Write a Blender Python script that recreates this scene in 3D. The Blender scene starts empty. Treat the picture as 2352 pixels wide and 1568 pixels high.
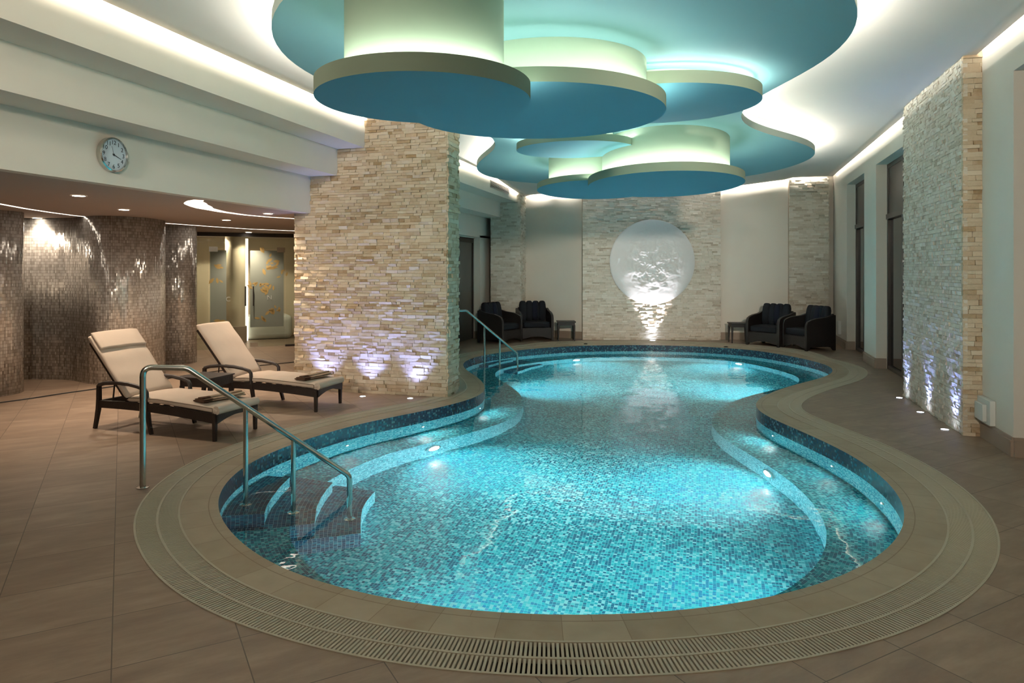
import bpy, bmesh, math, random
import numpy as np
from mathutils import Vector, Matrix
random.seed(7)
S = bpy.context.scene
COL = S.collection
# ------------------------------------------------------------------ camera, world, exposure
F = 1600.0; CAMH = 1.6; YH = 619.0; U0 = 1176.0
YAW = math.atan(445 / 1600); cy, sy = math.cos(YAW), math.sin(YAW)
cam = bpy.data.cameras.new('camera'); cam.sensor_width = 36; cam.lens = F / 2352 * 36
cam.shift_y = -(784 - YH) / 2352; cam.clip_start = 0.05
co = bpy.data.objects.new('camera', cam); COL.objects.link(co)
co.location = (0, 0, CAMH); co.rotation_euler = (math.pi / 2, 0, YAW); S.camera = co
W = bpy.data.worlds.new('world'); S.world = W; W.use_nodes = True
W.node_tree.nodes['Background'].inputs[0].default_value = (0.006, 0.009, 0.012, 1)
W.node_tree.nodes['Background'].inputs[1].default_value = 1.0
S.view_settings.view_transform = 'Standard'; S.view_settings.look = 'None'
S.view_settings.exposure = 1.2; S.view_settings.gamma = 1; S.view_settings.use_curve_mapping = False
cyc = S.cycles
cyc.max_bounces = 6; cyc.diffuse_bounces = 3; cyc.glossy_bounces = 3; cyc.transmission_bounces = 6
cyc.transparent_max_bounces = 8; cyc.sample_clamp_indirect = 3.0; cyc.use_denoising = True
cyc.caustics_reflective = False; cyc.caustics_refractive = True; cyc.use_adaptive_sampling = True
cyc.adaptive_threshold = 0.1
E_COVE = 120.0; E_DISC = 48.0; E_POOL = 180.0; E_DOWN = 70.0; E_UP = 19.0; E_ART = 250.0; E_FILL = 30.0

# ------------------------------------------------------------------ geometry of the place
def ud(u, d):
    x = (u - U0) / F * d
    return (x * cy - d * sy, x * sy + d * cy)
def P(u, v, z=0.0): return ud(u, F * (CAMH - z) / (v - YH))
WZ = -0.13; BENCH = -0.58; DEEP = -1.06
def R(u, v, z):
    a = P(u, v, WZ); D = Vector((a[0], a[1], WZ - CAMH)).normalized()
    n = 1 / 1.333; ci = -D.z; st = n * n * (1 - ci * ci)
    T = D * n + Vector((0, 0, 1)) * (n * ci - math.sqrt(1 - st))
    q = Vector((a[0], a[1], WZ)) + T * ((WZ - z) / -T.z)
    return (q.x, q.y)
def ceil_z(x, y):
    t = min(max((y - 13) / 3, 0), 1); t = t * t * (3 - 2 * t)
    k = min(max((1.9 - x) / 1.5, 0), 1)
    return 3.55 + 0.0163 * (x + 4.26) - 0.16 * t * k
def wallx(y): return 2.384 + 0.0222 * y

# ------------------------------------------------------------------ materials
M = {}
class NT:
    def __init__(s, name):
        s.m = bpy.data.materials.new(name); s.m.use_nodes = True; s.t = s.m.node_tree; s.n = s.t.nodes
        s.b = s.n['Principled BSDF']; s.out = s.n['Material Output']; M[name] = s.m
    def add(s, typ, **k):
        n = s.n.new(typ)
        for a, b in k.items(): setattr(n, a, b)
        return n
    def link(s, a, b): s.t.links.new(a, b)
    def math(s, op, a, b=None, c=None):
        n = s.add('ShaderNodeMath', operation=op)
        for i, v in enumerate((a, b, c)):
            if v is None: continue
            if isinstance(v, (int, float)): n.inputs[i].default_value = v
            else: s.link(v, n.inputs[i])
        return n.outputs[0]
    def mix(s, fac, a, b):
        n = s.add('ShaderNodeMix', data_type='RGBA')
        for i, v in ((0, fac), (6, a), (7, b)):
            if isinstance(v, (int, float)): n.inputs[i].default_value = v
            elif isinstance(v, tuple): n.inputs[i].default_value = (*v, 1)
            else: s.link(v, n.inputs[i])
        return n.outputs[2]
    def ramp(s, fac, stops, const=False):
        n = s.add('ShaderNodeValToRGB'); e = n.color_ramp.elements
        if const: n.color_ramp.interpolation = 'CONSTANT'
        e[0].position, e[0].color = stops[0][0], (*stops[0][1], 1)
        e[1].position, e[1].color = stops[1][0], (*stops[1][1], 1)
        for p, c in stops[2:]:
            x = e.new(p); x.color = (*c, 1)
        s.link(fac, n.inputs[0]); return n.outputs[0]
    def noise(s, vec, scale, detail=3, rough=.55):
        n = s.add('ShaderNodeTexNoise'); n.inputs['Scale'].default_value = scale
        n.inputs['Detail'].default_value = detail; n.inputs['Roughness'].default_value = rough
        if vec is not None: s.link(vec, n.inputs['Vector'])
        return n.outputs['Fac']
    def bump(s, h, strength, dist=.01):
        n = s.add('ShaderNodeBump'); n.inputs['Strength'].default_value = strength; n.inputs['Distance'].default_value = dist
        s.link(h, n.inputs['Height']); s.link(n.outputs[0], s.b.inputs['Normal']); return n
    def coord(s, kind='Object'): return s.add('ShaderNodeTexCoord').outputs[kind]
def plain(name, col, rough=.5, metal=0, noise=0, nscale=20, bump=0, spec=.5):
    t = NT(name); t.b.inputs['Roughness'].default_value = rough; t.b.inputs['Metallic'].default_value = metal
    t.b.inputs['Specular IOR Level'].default_value = spec
    t.b.inputs['Base Color'].default_value = (*col, 1)
    if noise or bump:
        f = t.noise(t.coord(), nscale)
        if noise:
            t.link(t.mix(f, tuple(c * (1 - noise) for c in col), tuple(min(1, c * (1 + noise)) for c in col)), t.b.inputs['Base Color'])
        if bump: t.bump(f, bump)
    return t
def emit(name, col, strength):
    t = NT(name); e = t.add('ShaderNodeEmission'); e.inputs[0].default_value = (*col, 1); e.inputs[1].default_value = strength
    t.link(e.outputs[0], t.out.inputs[0]); return t
plain('plaster', (.82, .77, .68), .8, noise=.03, nscale=3, bump=.03, spec=.2)
plain('ceiling_paint', (.78, .75, .70), .85, noise=.02, nscale=2, spec=.1)
plain('lounge_ceiling', (.50, .42, .37), .8, noise=.02, nscale=2, spec=.1)
plain('disc_blue', (.15, .38, .49), .75, noise=.04, nscale=2, spec=.2)
plain('disc_sage', (.27, .33, .25), .75, noise=.03, nscale=2, spec=.2)
plain('cloud_blue', (.25, .46, .52), .75, noise=.03, nscale=1.5, spec=.2)
plain('cloud_rim', (.50, .60, .55), .75, spec=.2)
plain('drum_paint', (.40, .50, .39), .8, noise=.03, nscale=2, spec=.2)
plain('steel', (.60, .60, .56), .16, 1, noise=.05, nscale=30)
plain('wicker_frame', (.018, .011, .008), .45, bump=.4, nscale=120, noise=.3)
plain('cushion', (.56, .46, .37), .9, noise=.04, nscale=9, bump=.15, spec=.1)
plain('cushion_piping', (.20, .15, .11), .9)
plain('towel', (.34, .25, .175), .95, noise=.12, nscale=60, bump=.5, spec=.05)
plain('towel_dark', (.10, .06, .04), .95, noise=.2, nscale=60, bump=.4, spec=.05)
plain('chair_wicker', (.012, .009, .008), .5, noise=.3, nscale=90, bump=.5)
plain('chair_fabric', (.012, .014, .018), .9, noise=.2, nscale=30, bump=.2, spec=.2)
plain('chair_fabric_navy', (.010, .013, .024), .9, noise=.2, nscale=30, bump=.2, spec=.2)
plain('window_frame', (.022, .016, .013), .35, noise=.15, nscale=20)
plain('white_plastic', (.72, .74, .70), .4)
plain('grille_metal', (.42, .40, .35), .5)
plain('dark', (.02, .018, .015), .8)
plain('black_rubber', (.012, .012, .012), .6)
plain('grate', (.50, .45, .34), .55, noise=.06, nscale=15)
plain('relief', (.70, .70, .69), .45, noise=.03, nscale=12, bump=.2)
plain('numeral', (.02, .03, .045), .5)
plain('clock_face', (.62, .70, .78), .35)
plain('yellow_leaf', (.46, .33, .12), .7)
plain('logo_white', (.52, .56, .53), .6)
plain('grey_door', (.13, .12, .105), .4, noise=.08, nscale=4)
plain('spa_wall', (.66, .56, .42), .8)
emit('cove_light', (1.0, .90, .74), E_COVE)
emit('side_cove_light', (1.0, .95, .86), E_COVE * .3)
emit('back_cove_light', (1.0, .94, .84), E_COVE * 1.5)
emit('disc_light', (.95, 1.0, .86), E_DISC)
emit('cloud_light', (1.0, .95, .84), E_DISC * 2.6)
emit('downlight_lens', (1, .86, .70), 14)
emit('uplight_lens', (.75, .82, 1.0), 12)
emit('pool_lens', (1, .97, 1.0), 40)
emit('wall_lens', (.8, 1, 1), 8)
emit('slot_light', (1.0, .86, .72), 2.2)
emit('spa_strip', (1.0, .90, .68), 1.3)

t = NT('clear_glass'); t.b.inputs['Base Color'].default_value = (.9, .95, .93, 1); t.b.inputs['Roughness'].default_value = .02
tr = t.add('ShaderNodeBsdfTransparent'); tr.inputs[0].default_value = (.90, .94, .91, 1)
gl = t.add('ShaderNodeBsdfGlossy'); gl.inputs['Roughness'].default_value = .02
fr = t.add('ShaderNodeFresnel'); fr.inputs[0].default_value = 1.35
mx = t.add('ShaderNodeMixShader'); t.link(fr.outputs[0], mx.inputs[0]); t.link(tr.outputs[0], mx.inputs[1]); t.link(gl.outputs[0], mx.inputs[2]); t.link(mx.outputs[0], t.out.inputs[0])
t = NT('frosted_glass')
tr = t.add('ShaderNodeBsdfTransparent'); tr.inputs[0].default_value = (.55, .66, .62, 1)
df = t.add('ShaderNodeBsdfDiffuse'); df.inputs[0].default_value = (.36, .40, .35, 1)
mx = t.add('ShaderNodeMixShader'); mx.inputs[0].default_value = .72
t.link(tr.outputs[0], mx.inputs[1]); t.link(df.outputs[0], mx.inputs[2]); t.link(mx.outputs[0], t.out.inputs[0])
t = NT('night_glass'); t.b.inputs['Base Color'].default_value = (.006, .008, .008, 1); t.b.inputs['Roughness'].default_value = .06

# water
t = NT('pool_water'); t.b.inputs['Base Color'].default_value = (.86, 1, .975, 1); t.b.inputs['Transmission Weight'].default_value = 1
t.b.inputs['IOR'].default_value = 1.333; t.b.inputs['Roughness'].default_value = 0
mp = t.add('ShaderNodeMapping'); mp.inputs['Scale'].default_value = (1, 1, 1); t.link(t.coord(), mp.inputs[0])
h = t.math('ADD', t.noise(mp.outputs[0], 2.2, 1), t.math('MULTIPLY', t.noise(mp.outputs[0], 9, 1), .12))
t.bump(h, .22, .03)

# mosaic: kind 0 = pool interior in world xy / uv
def mosaic(name, cols, grout, use_uv, pitch=.0225, rough=.25, gw=.10):
    t = NT(name); v = t.coord('UV' if use_uv else 'Object')
    mp = t.add('ShaderNodeVectorMath', operation='SCALE'); mp.inputs['Scale'].default_value = 1 / pitch; t.link(v, mp.inputs[0])
    fl = t.add('ShaderNodeVectorMath', operation='FLOOR'); t.link(mp.outputs[0], fl.inputs[0])
    fx = t.add('ShaderNodeVectorMath', operation='FRACTION'); t.link(mp.outputs[0], fx.inputs[0])
    sp = t.add('ShaderNodeSeparateXYZ'); t.link(fx.outputs[0], sp.inputs[0])
    sf = t.add('ShaderNodeSeparateXYZ'); t.link(fl.outputs[0], sf.inputs[0])
    cb = t.add('ShaderNodeCombineXYZ'); t.link(sf.outputs[0], cb.inputs[0]); t.link(sf.outputs[1], cb.inputs[1])
    wn = t.add('ShaderNodeTexWhiteNoise', noise_dimensions='2D'); t.link(cb.outputs[0], wn.inputs['Vector'])
    big = t.noise(v, .9, 1)
    val = t.math('ADD', wn.outputs[0], t.math('MULTIPLY', t.math('SUBTRACT', big, .5), .35))
    col = t.ramp(val, cols, True)
    gx = t.math('LESS_THAN', sp.outputs[0], gw); gy = t.math('LESS_THAN', sp.outputs[1], gw)
    g = t.math('MAXIMUM', gx, gy)
    t.link(t.mix(g, col, grout), t.b.inputs['Base Color'])
    t.b.inputs['Roughness'].default_value = rough
    return t
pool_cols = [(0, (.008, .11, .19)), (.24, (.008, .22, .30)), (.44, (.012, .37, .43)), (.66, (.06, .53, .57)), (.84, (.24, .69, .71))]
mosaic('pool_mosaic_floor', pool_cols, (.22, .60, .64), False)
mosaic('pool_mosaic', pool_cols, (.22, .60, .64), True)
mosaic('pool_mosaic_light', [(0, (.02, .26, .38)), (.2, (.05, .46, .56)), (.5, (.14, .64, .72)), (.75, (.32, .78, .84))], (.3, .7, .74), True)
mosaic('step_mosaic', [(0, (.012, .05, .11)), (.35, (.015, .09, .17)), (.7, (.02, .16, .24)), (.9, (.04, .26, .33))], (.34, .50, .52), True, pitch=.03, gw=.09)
mosaic('band_mosaic', [(0, (.010, .018, .035)), (.45, (.018, .035, .065)), (.62, (.02, .09, .12)), (.78, (.08, .17, .18)), (.88, (.02, .03, .05))], (.03, .05, .08), True)

# silver mosaic on the curved lounge wall
t = NT('silver_mosaic'); v = t.coord('UV')
mp = t.add('ShaderNodeMapping'); mp.inputs['Scale'].default_value = (1 / .022, 1 / .042, 1); t.link(v, mp.inputs[0])
fl = t.add('ShaderNodeVectorMath', operation='FLOOR'); t.link(mp.outputs[0], fl.inputs[0])
fx = t.add('ShaderNodeVectorMath', operation='FRACTION'); t.link(mp.outputs[0], fx.inputs[0])
sp = t.add('ShaderNodeSeparateXYZ'); t.link(fx.outputs[0], sp.inputs[0])
wn = t.add('ShaderNodeTexWhiteNoise', noise_dimensions='3D'); t.link(fl.outputs[0], wn.inputs['Vector'])
col = t.ramp(wn.outputs[0], [(0, (.52, .50, .46)), (.4, (.66, .64, .60)), (.8, (.84, .82, .78))])
g = t.math('MAXIMUM', t.math('LESS_THAN', sp.outputs[0], .13), t.math('LESS_THAN', sp.outputs[1], .08))
t.link(t.mix(g, col, (.13, .105, .085)), t.b.inputs['Base Color'])
t.b.inputs['Metallic'].default_value = .5
t.link(t.math('ADD', .2, t.math('MULTIPLY', g, .4)), t.b.inputs['Roughness'])
# each glass tile sits at a slightly different tilt
geo = t.add('ShaderNodeNewGeometry')
sfl = t.add('ShaderNodeSeparateXYZ'); t.link(fl.outputs[0], sfl.inputs[0])
wc = t.add('ShaderNodeTexWhiteNoise', noise_dimensions='1D'); t.link(sfl.outputs[0], wc.inputs['W'])
mm_ = t.add('ShaderNodeMix', data_type='VECTOR'); mm_.inputs[0].default_value = .6; t.link(wn.outputs['Color'], mm_.inputs[4]); t.link(wc.outputs['Color'], mm_.inputs[5])
off = t.add('ShaderNodeVectorMath', operation='SUBTRACT'); t.link(mm_.outputs[1], off.inputs[0]); off.inputs[1].default_value = (.5, .5, .5)
sc = t.add('ShaderNodeVectorMath', operation='SCALE'); sc.inputs['Scale'].default_value = .30; t.link(off.outputs[0], sc.inputs[0])
ad = t.add('ShaderNodeVectorMath', operation='ADD'); t.link(geo.outputs['Normal'], ad.inputs[0]); t.link(sc.outputs[0], ad.inputs[1])
nm = t.add('ShaderNodeVectorMath', operation='NORMALIZE'); t.link(ad.outputs[0], nm.inputs[0]); t.link(nm.outputs[0], t.b.inputs['Normal'])

# stone: per-block tint comes from the mesh attribute "tint"
def stone(name, stops, grit=.5):
    t = NT(name); a = t.add('ShaderNodeAttribute', attribute_name='tint')
    n = t.noise(t.coord(), 22, 4, .65)
    f = t.math('ADD', a.outputs['Fac'], t.math('MULTIPLY', t.math('SUBTRACT', n, .5), .5))
    t.link(t.ramp(f, stops), t.b.inputs['Base Color']); t.b.inputs['Roughness'].default_value = .85
    t.b.inputs['Specular IOR Level'].default_value = .2
    t.bump(t.noise(t.coord(), 55, 4, .7), grit, .012)
stone('warm_stone', [(0, (.42, .29, .16)), (.25, (.60, .46, .31)), (.6, (.72, .60, .44)), (1, (.80, .70, .55))])
stone('pale_stone', [(0, (.52, .44, .34)), (.3, (.70, .63, .52)), (.7, (.80, .74, .64)), (1, (.86, .82, .73))])

# floor tiles: square stone tiles laid diagonally to the room
t = NT('floor_tile'); v = t.coord()
mp = t.add('ShaderNodeMapping', vector_type='TEXTURE')
mp.inputs['Location'].default_value = (-3.32, 3.288, 0); mp.inputs['Rotation'].default_value = (0, 0, math.radians(44.8)); mp.inputs['Scale'].default_value = (.485, .485, 1)
t.link(v, mp.inputs[0])
fl = t.add('ShaderNodeVectorMath', operation='FLOOR'); t.link(mp.outputs[0], fl.inputs[0])
fx = t.add('ShaderNodeVectorMath', operation='FRACTION'); t.link(mp.outputs[0], fx.inputs[0])
sp = t.add('ShaderNodeSeparateXYZ'); t.link(fx.outputs[0], sp.inputs[0])
wn = t.add('ShaderNodeTexWhiteNoise', noise_dimensions='3D'); t.link(fl.outputs[0], wn.inputs['Vector'])
st = t.add('ShaderNodeMapping'); st.inputs['Scale'].default_value = (1, 3.2, 1); t.link(mp.outputs[0], st.inputs[0])
av = t.add('ShaderNodeVectorMath', operation='ADD'); t.link(st.outputs[0], av.inputs[0]); t.link(wn.outputs['Color'], av.inputs[1])
n1 = t.noise(av.outputs[0], 1.3, 6, .62)
f = t.math('ADD', n1, t.math('MULTIPLY', t.math('SUBTRACT', wn.outputs[0], .5), .10))
col = t.ramp(f, [(.25, (.19, .128, .087)), (.5, (.265, .187, .13)), (.75, (.36, .265, .19))])
g = t.math('MAXIMUM', t.math('LESS_THAN', sp.outputs[0], .010), t.math('LESS_THAN', sp.outputs[1], .010))
t.link(t.mix(g, col, (.10, .068, .048)), t.b.inputs['Base Color'])
t.link(t.math('ADD', .36, t.math('MULTIPLY', n1, .2)), t.b.inputs['Roughness'])
t.bump(t.math('SUBTRACT', n1, g), .12, .01)

# coping stone: u along the edge (m), v across 0..1
t = NT('coping_stone'); v = t.coord('UV')
sp = t.add('ShaderNodeSeparateXYZ'); t.link(v, sp.inputs[0])
s3 = t.math('FRACT', t.math('DIVIDE', sp.outputs[0], .30)); s3b = t.math('FRACT', t.math('DIVIDE', sp.outputs[0], .15))
inner = t.math('LESS_THAN', sp.outputs[1], .26)
gj = t.math('LESS_THAN', s3, .012); gb = t.math('MULTIPLY', t.math('LESS_THAN', s3b, .02), inner)
gl_ = t.math('LESS_THAN', t.math('ABSOLUTE', t.math('SUBTRACT', sp.outputs[1], .26)), .012)
g = t.math('MAXIMUM', t.math('MAXIMUM', gj, gb), gl_)
fl = t.math('FLOOR', t.math('DIVIDE', sp.outputs[0], .30))
wn = t.add('ShaderNodeTexWhiteNoise', noise_dimensions='1D'); t.link(fl, wn.inputs['W'])
n1 = t.noise(t.coord(), 6, 5)
col = t.ramp(t.math('ADD', t.math('MULTIPLY', wn.outputs[0], .35), t.math('MULTIPLY', n1, .7)), [(.2, (.33, .25, .155)), (.55, (.40, .32, .215)), (.9, (.48, .40, .28))])
t.link(t.mix(g, col, (.25, .18, .11)), t.b.inputs['Base Color']); t.b.inputs['Roughness'].default_value = .5
plain('baseboard_stone', (.36, .28, .215), .5, noise=.08, nscale=5)

# ------------------------------------------------------------------ mesh helpers
def mesh_obj(name, verts, faces, mat=None, parent=None, uvs=None, smooth=False, attr=None):
    me = bpy.data.meshes.new(name); me.from_pydata([tuple(v) for v in verts], [], faces)
    if uvs is not None:
        l = me.uv_layers.new(name='UVMap')
        arr = np.array([uvs[i] for f in faces for i in f] if len(uvs) == len(verts) else uvs, dtype=np.float32).ravel()
        l.data.foreach_set('uv', arr)
    if attr is not None:
        a = me.attributes.new('tint', 'FLOAT', 'FACE'); a.data.foreach_set('value', np.array(attr, dtype=np.float32))
    if mat: me.materials.append(M[mat])
    if smooth: me.polygons.foreach_set('use_smooth', [True] * len(me.polygons))
    me.update()
    o = bpy.data.objects.new(name, me); COL.objects.link(o)
    if parent: o.parent = parent
    return o
def tag(o, label=None, cat=None, group=None, kind=None):
    if label: o['label'] = label
    if cat: o['category'] = cat
    if group: o['group'] = group
    if kind: o['kind'] = kind
    return o
def empty(name, loc=(0, 0, 0), rz=0):
    o = bpy.data.objects.new(name, None); COL.objects.link(o); o.location = loc; o.rotation_euler = (0, 0, rz); o.empty_display_size = .1
    return o
def copy_tree(o, parent=None):
    c = o.copy(); COL.objects.link(c)
    if parent: c.parent = parent
    for ch in list(o.children): copy_tree(ch, c)
    return c
class MB:
    def __init__(s): s.v = []; s.f = []
    def box(s, x0, x1, y0, y1, z0, z1, mat=None):
        b = len(s.v)
        pts = [(x0, y0, z0), (x1, y0, z0), (x1, y1, z0), (x0, y1, z0), (x0, y0, z1), (x1, y0, z1), (x1, y1, z1), (x0, y1, z1)]
        if mat is not None: pts = [tuple(mat @ Vector(p)) for p in pts]
        s.v += pts
        s.f += [(b + a, b + c, b + d, b + e) for a, c, d, e in ((0, 3, 2, 1), (4, 5, 6, 7), (0, 1, 5, 4), (1, 2, 6, 5), (2, 3, 7, 6), (3, 0, 4, 7))]
        return s
    def prism(s, poly, z0, z1, cap=True):
        b = len(s.v); n = len(poly)
        s.v += [(x, y, z0) for x, y in poly] + [(x, y, z1) for x, y in poly]
        for i in range(n):
            j = (i + 1) % n; s.f.append((b + i, b + j, b + n + j, b + n + i))
        if cap: s.f += [tuple(b + n + i for i in range(n)), tuple(b + i for i in reversed(range(n)))]
        return s
    def tube(s, pts, r, n=10, caps=True, ry=None):
        pts = [Vector(p) for p in pts]; b = len(s.v); m = len(pts); up = Vector((0, 0, 1)); prev = None
        for i, p in enumerate(pts):
            d = (pts[min(i + 1, m - 1)] - pts[max(i - 1, 0)]).normalized()
            if prev is None:
                a = up if abs(d.z) < .9 else Vector((1, 0, 0)); x = (a - d * a.dot(d)).normalized()
            else: x = (prev - d * prev.dot(d)).normalized()
            prev = x; y = d.cross(x); rr = r[i] if isinstance(r, (list, tuple)) else r; r2 = rr if ry is None else ry
            for k in range(n):
                a = 2 * math.pi * k / n + (math.pi / 4 if n == 4 else 0); s.v.append(tuple(p + x * (math.cos(a) * rr) + y * (math.sin(a) * r2)))
        for i in range(m - 1):
            for k in range(n):
                q = b + i * n + k; w = b + i * n + (k + 1) % n; s.f.append((q, w, w + n, q + n))
        if caps: s.f += [tuple(b + k for k in reversed(range(n))), tuple(b + (m - 1) * n + k for k in range(n))]
        return s
    def lathe(s, prof, n=32, c=(0, 0), mat=None, cap=True):
        b = len(s.v)
        for r, z in prof:
            for k in range(n):
                a = 2 * math.pi * k / n; p = (c[0] + r * math.cos(a), c[1] + r * math.sin(a), z)
                s.v.append(tuple(mat @ Vector(p)) if mat is not None else p)
        for i in range(len(prof) - 1):
            for k in range(n):
                q = b + i * n + k; w = b + i * n + (k + 1) % n; s.f.append((q, w, w + n, q + n))
        if cap and prof[0][0] > 0: s.f.append(tuple(b + k for k in reversed(range(n))))
        if cap and prof[-1][0] > 0: s.f.append(tuple(b + (len(prof) - 1) * n + k for k in range(n)))
        return s
    def build(s, name, mat, parent=None, smooth=False, bevel=0, seg=2):
        o = mesh_obj(name, s.v, s.f, mat, parent, smooth=smooth)
        if bevel:
            m = o.modifiers.new('bevel', 'BEVEL'); m.width = bevel; m.segments = seg; m.limit_method = 'ANGLE'
            for p in o.data.polygons: p.use_smooth = True
            o.data.set_sharp_from_angle(angle=math.radians(35)) if hasattr(o.data, 'set_sharp_from_angle') else None
        elif smooth and hasattr(o.data, 'set_sharp_from_angle'): o.data.set_sharp_from_angle(angle=math.radians(40))
        return o
def resample(pts, n, sm, closed=True):
    p = np.array(pts, float); q = np.vstack([p, p[:1]]) if closed else p
    L = np.r_[0, np.cumsum(np.linalg.norm(np.diff(q, axis=0), axis=1))]
    tt = np.linspace(0, L[-1], n, endpoint=not closed)
    r = np.c_[np.interp(tt, L, q[:, 0]), np.interp(tt, L, q[:, 1])]
    if sm:
        k = np.exp(-.5 * (np.arange(-20, 21) / sm) ** 2); k /= k.sum()
        for j in range(2):
            pad = np.r_[r[-20:, j], r[:, j], r[:20, j]] if closed else np.r_[2 * r[0, j] - r[20:0:-1, j], r[:, j], 2 * r[-1, j] - r[-2:-22:-1, j]]
            r[:, j] = np.convolve(pad, k, 'valid')
    return r
def normals(r):          # outward normals of a counter-clockwise loop
    T = np.roll(r, -1, 0) - np.roll(r, 1, 0); T /= np.linalg.norm(T, axis=1)[:, None]
    return np.c_[T[:, 1], -T[:, 0]]
def arclen(r):
    return np.r_[0, np.cumsum(np.linalg.norm(np.roll(r, -1, 0) - r, axis=1))]
def ring(name, a, b, za, zb, mat, parent=None, flip=False, smooth=False, vscale=None, kind=None):
    n = len(a); L = arclen(a); v = [(*p, za) for p in a] + [(*p, zb) for p in b]
    f = []; uv = []
    for i in range(n):
        j = (i + 1) % n; q = (i, n + i, n + j, j) if flip else (i, j, n + j, n + i); f.append(q)
        w = math.hypot(np.linalg.norm(np.array(a[i]) - np.array(b[i])), za - zb) if vscale is None else vscale
        base = {i: (L[i], 0), j: (L[i + 1], 0), n + i: (L[i], w), n + j: (L[i + 1], w)}
        uv += [base[k] for k in q]
    return mesh_obj(name, v, f, mat, parent, uvs=uv, smooth=smooth)
def fill(name, loops, z, mat, parent=None, up=True):
    bm = bmesh.new()
    for lp in loops:
        vs = [bm.verts.new((x, y, z)) for x, y in lp]
        for i in range(len(vs)): bm.edges.new((vs[i], vs[(i + 1) % len(vs)]))
    bmesh.ops.triangle_fill(bm, use_beauty=True, use_dissolve=False, edges=bm.edges[:])
    for f in bm.faces:
        if (f.normal.z < 0) == up: f.normal_flip()
    me = bpy.data.meshes.new(name); bm.to_mesh(me); bm.free(); me.materials.append(M[mat])
    o = bpy.data.objects.new(name, me); COL.objects.link(o)
    if parent: o.parent = parent
    return o
def stone_wall(name, p0, p1, z0, z1, mat, seed, row=.045, depth=.022, back=.03, parent=None, lmin=.08, lmax=.24):
    """split-face cladding from p0 to p1 (outward normal = right of p0->p1)"""
    rnd = random.Random(seed); p0 = Vector(p0); p1 = Vector(p1); e = (p1 - p0); Lw = e.length; e.normalize(); n = Vector((e.y, -e.x))
    V = []; Fc = []; A = []; z = z0
    while z < z1 - .005:
        h = min(row * rnd.uniform(.75, 1.25), z1 - z)
        if z1 - z - h < .02: h = z1 - z
        s = -rnd.uniform(0, .1)
        while s < Lw:
            l = rnd.uniform(lmin, lmax); a, b = max(s, 0), min(s + l, Lw); s += l
            if b - a < .004: continue
            dd = [depth * rnd.uniform(0, 1)] * 4; tl = depth * rnd.uniform(-.35, .35); tw = depth * rnd.uniform(-.35, .35)
            d = [dd[0] - tl - tw, dd[0] - tl + tw, dd[0] + tl + tw, dd[0] + tl - tw]; g = .0012; k = len(V)
            cs = [(a + g, z + g), (b - g, z + g), (b - g, z + h - g), (a + g, z + h - g)]
            for (q, w) in cs: V.append((*(p0 + e * q - n * back), w))
            for (q, w), x in zip(cs, d): V.append((*(p0 + e * q + n * max(x, .001)), w))
            tint = min(max(rnd.gauss(.55, .2), 0), 1); tint = tint * .25 if rnd.random() < .07 else tint
            for q in ((4, 5, 6, 7), (0, 1, 5, 4), (1, 2, 6, 5), (2, 3, 7, 6), (3, 0, 4, 7)):
                Fc.append(tuple(k + i for i in q)); A.append(tint)
        z += h
    return mesh_obj(name, V, Fc, mat, parent, attr=A)

# ------------------------------------------------------------------ pool outline
edge_px = [(780,984),(673,1018),(586,1051),(535,1084),(502,1120),(490.5,1148),(490.5,1176),(510,1205),(535,1233),(569,1267),(612,1297),(661,1318),(720,1339),(799,1356),(884,1376),(1000,1401),(1120,1410),(1230,1415),(1383,1416),(1480,1413),(1574,1407),(1727,1384),(1790,1371),(1900,1344),(1938,1329),(2034,1275),(2073,1236),(2088,1190),(2081,1150),(2055,1119),(2012,1080),(1960,1045),(1877,1006),(1808,976),(1765,959),(1737,944),(1728,933),(1732,922),(1747,911),(1782,896),(1843,878),(1885,869),(1909,860),(1918,849),(1909,841),(1882,832),(1820,818),(1728,803),(1606,795),(1484,792),(1380,792.5),(1300,795),(1269,797),(1193,803.6),(1142,810),(1097,817.6),(1072,826),(1060.4,834),(1062,842),(1073,852),(1094,863),(1109,875.7),(1117,888.4),(1116,899),(1106,909),(1083,918),(1040,928),(980,943),(853,966)]
N = 440
pool = resample([P(*e) for e in edge_px], N, 5)
nrm = normals(pool)
def sstep(x, a, b):
    t = np.clip((x - a) / (b - a), 0, 1); return t * t * (3 - 2 * t)
wide = 1 + .9 * sstep(pool[:, 1], 13.2, 14.5)
def smoothloop(r, sm):
    k = np.exp(-.5 * (np.arange(-20, 21) / sm) ** 2); k /= k.sum(); o = r.copy()
    for j in range(2): o[:, j] = np.convolve(np.r_[r[-20:, j], r[:, j], r[:20, j]], k, 'valid')
    return o
cop_out = pool + nrm * (.235 * wide)[:, None]
gr_out = pool + nrm * (.50 * wide)[:, None]
gr_mid = pool + nrm * (.3675 * wide)[:, None]
benchw = .47 + .13 * np.exp(-((pool[:, 1] - 10.2) / 1.3) ** 2) - .08 * np.exp(-((pool[:, 1] - 6.6) / 1.1) ** 2) * (pool[:, 0] < -2)
bench_in = pool - nrm * benchw[:, None]
OUTER = [(-13.2, -3.2), (3.2, -3.2), (3.2, 18.5), (-13.2, 18.5)]
fl = fill('floor', [OUTER, gr_out.tolist()], 0, 'floor_tile'); tag(fl, 'brown diagonal stone tile deck around the pool', 'floor', kind='structure')

# ------------------------------------------------------------------ the pool
pl = empty('swimming_pool', (-1.2, 6, 0)); tag(pl, 'figure-eight swimming pool lined with turquoise glass mosaic and edged in beige stone', 'pool')
def put(o): o.parent = pl; o.location = (1.2, -6, 0); return o
put(ring('coping', cop_out, pool, .0, .0, 'coping_stone', None, flip=False, vscale=1))
def flipuv(o): pass
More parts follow.
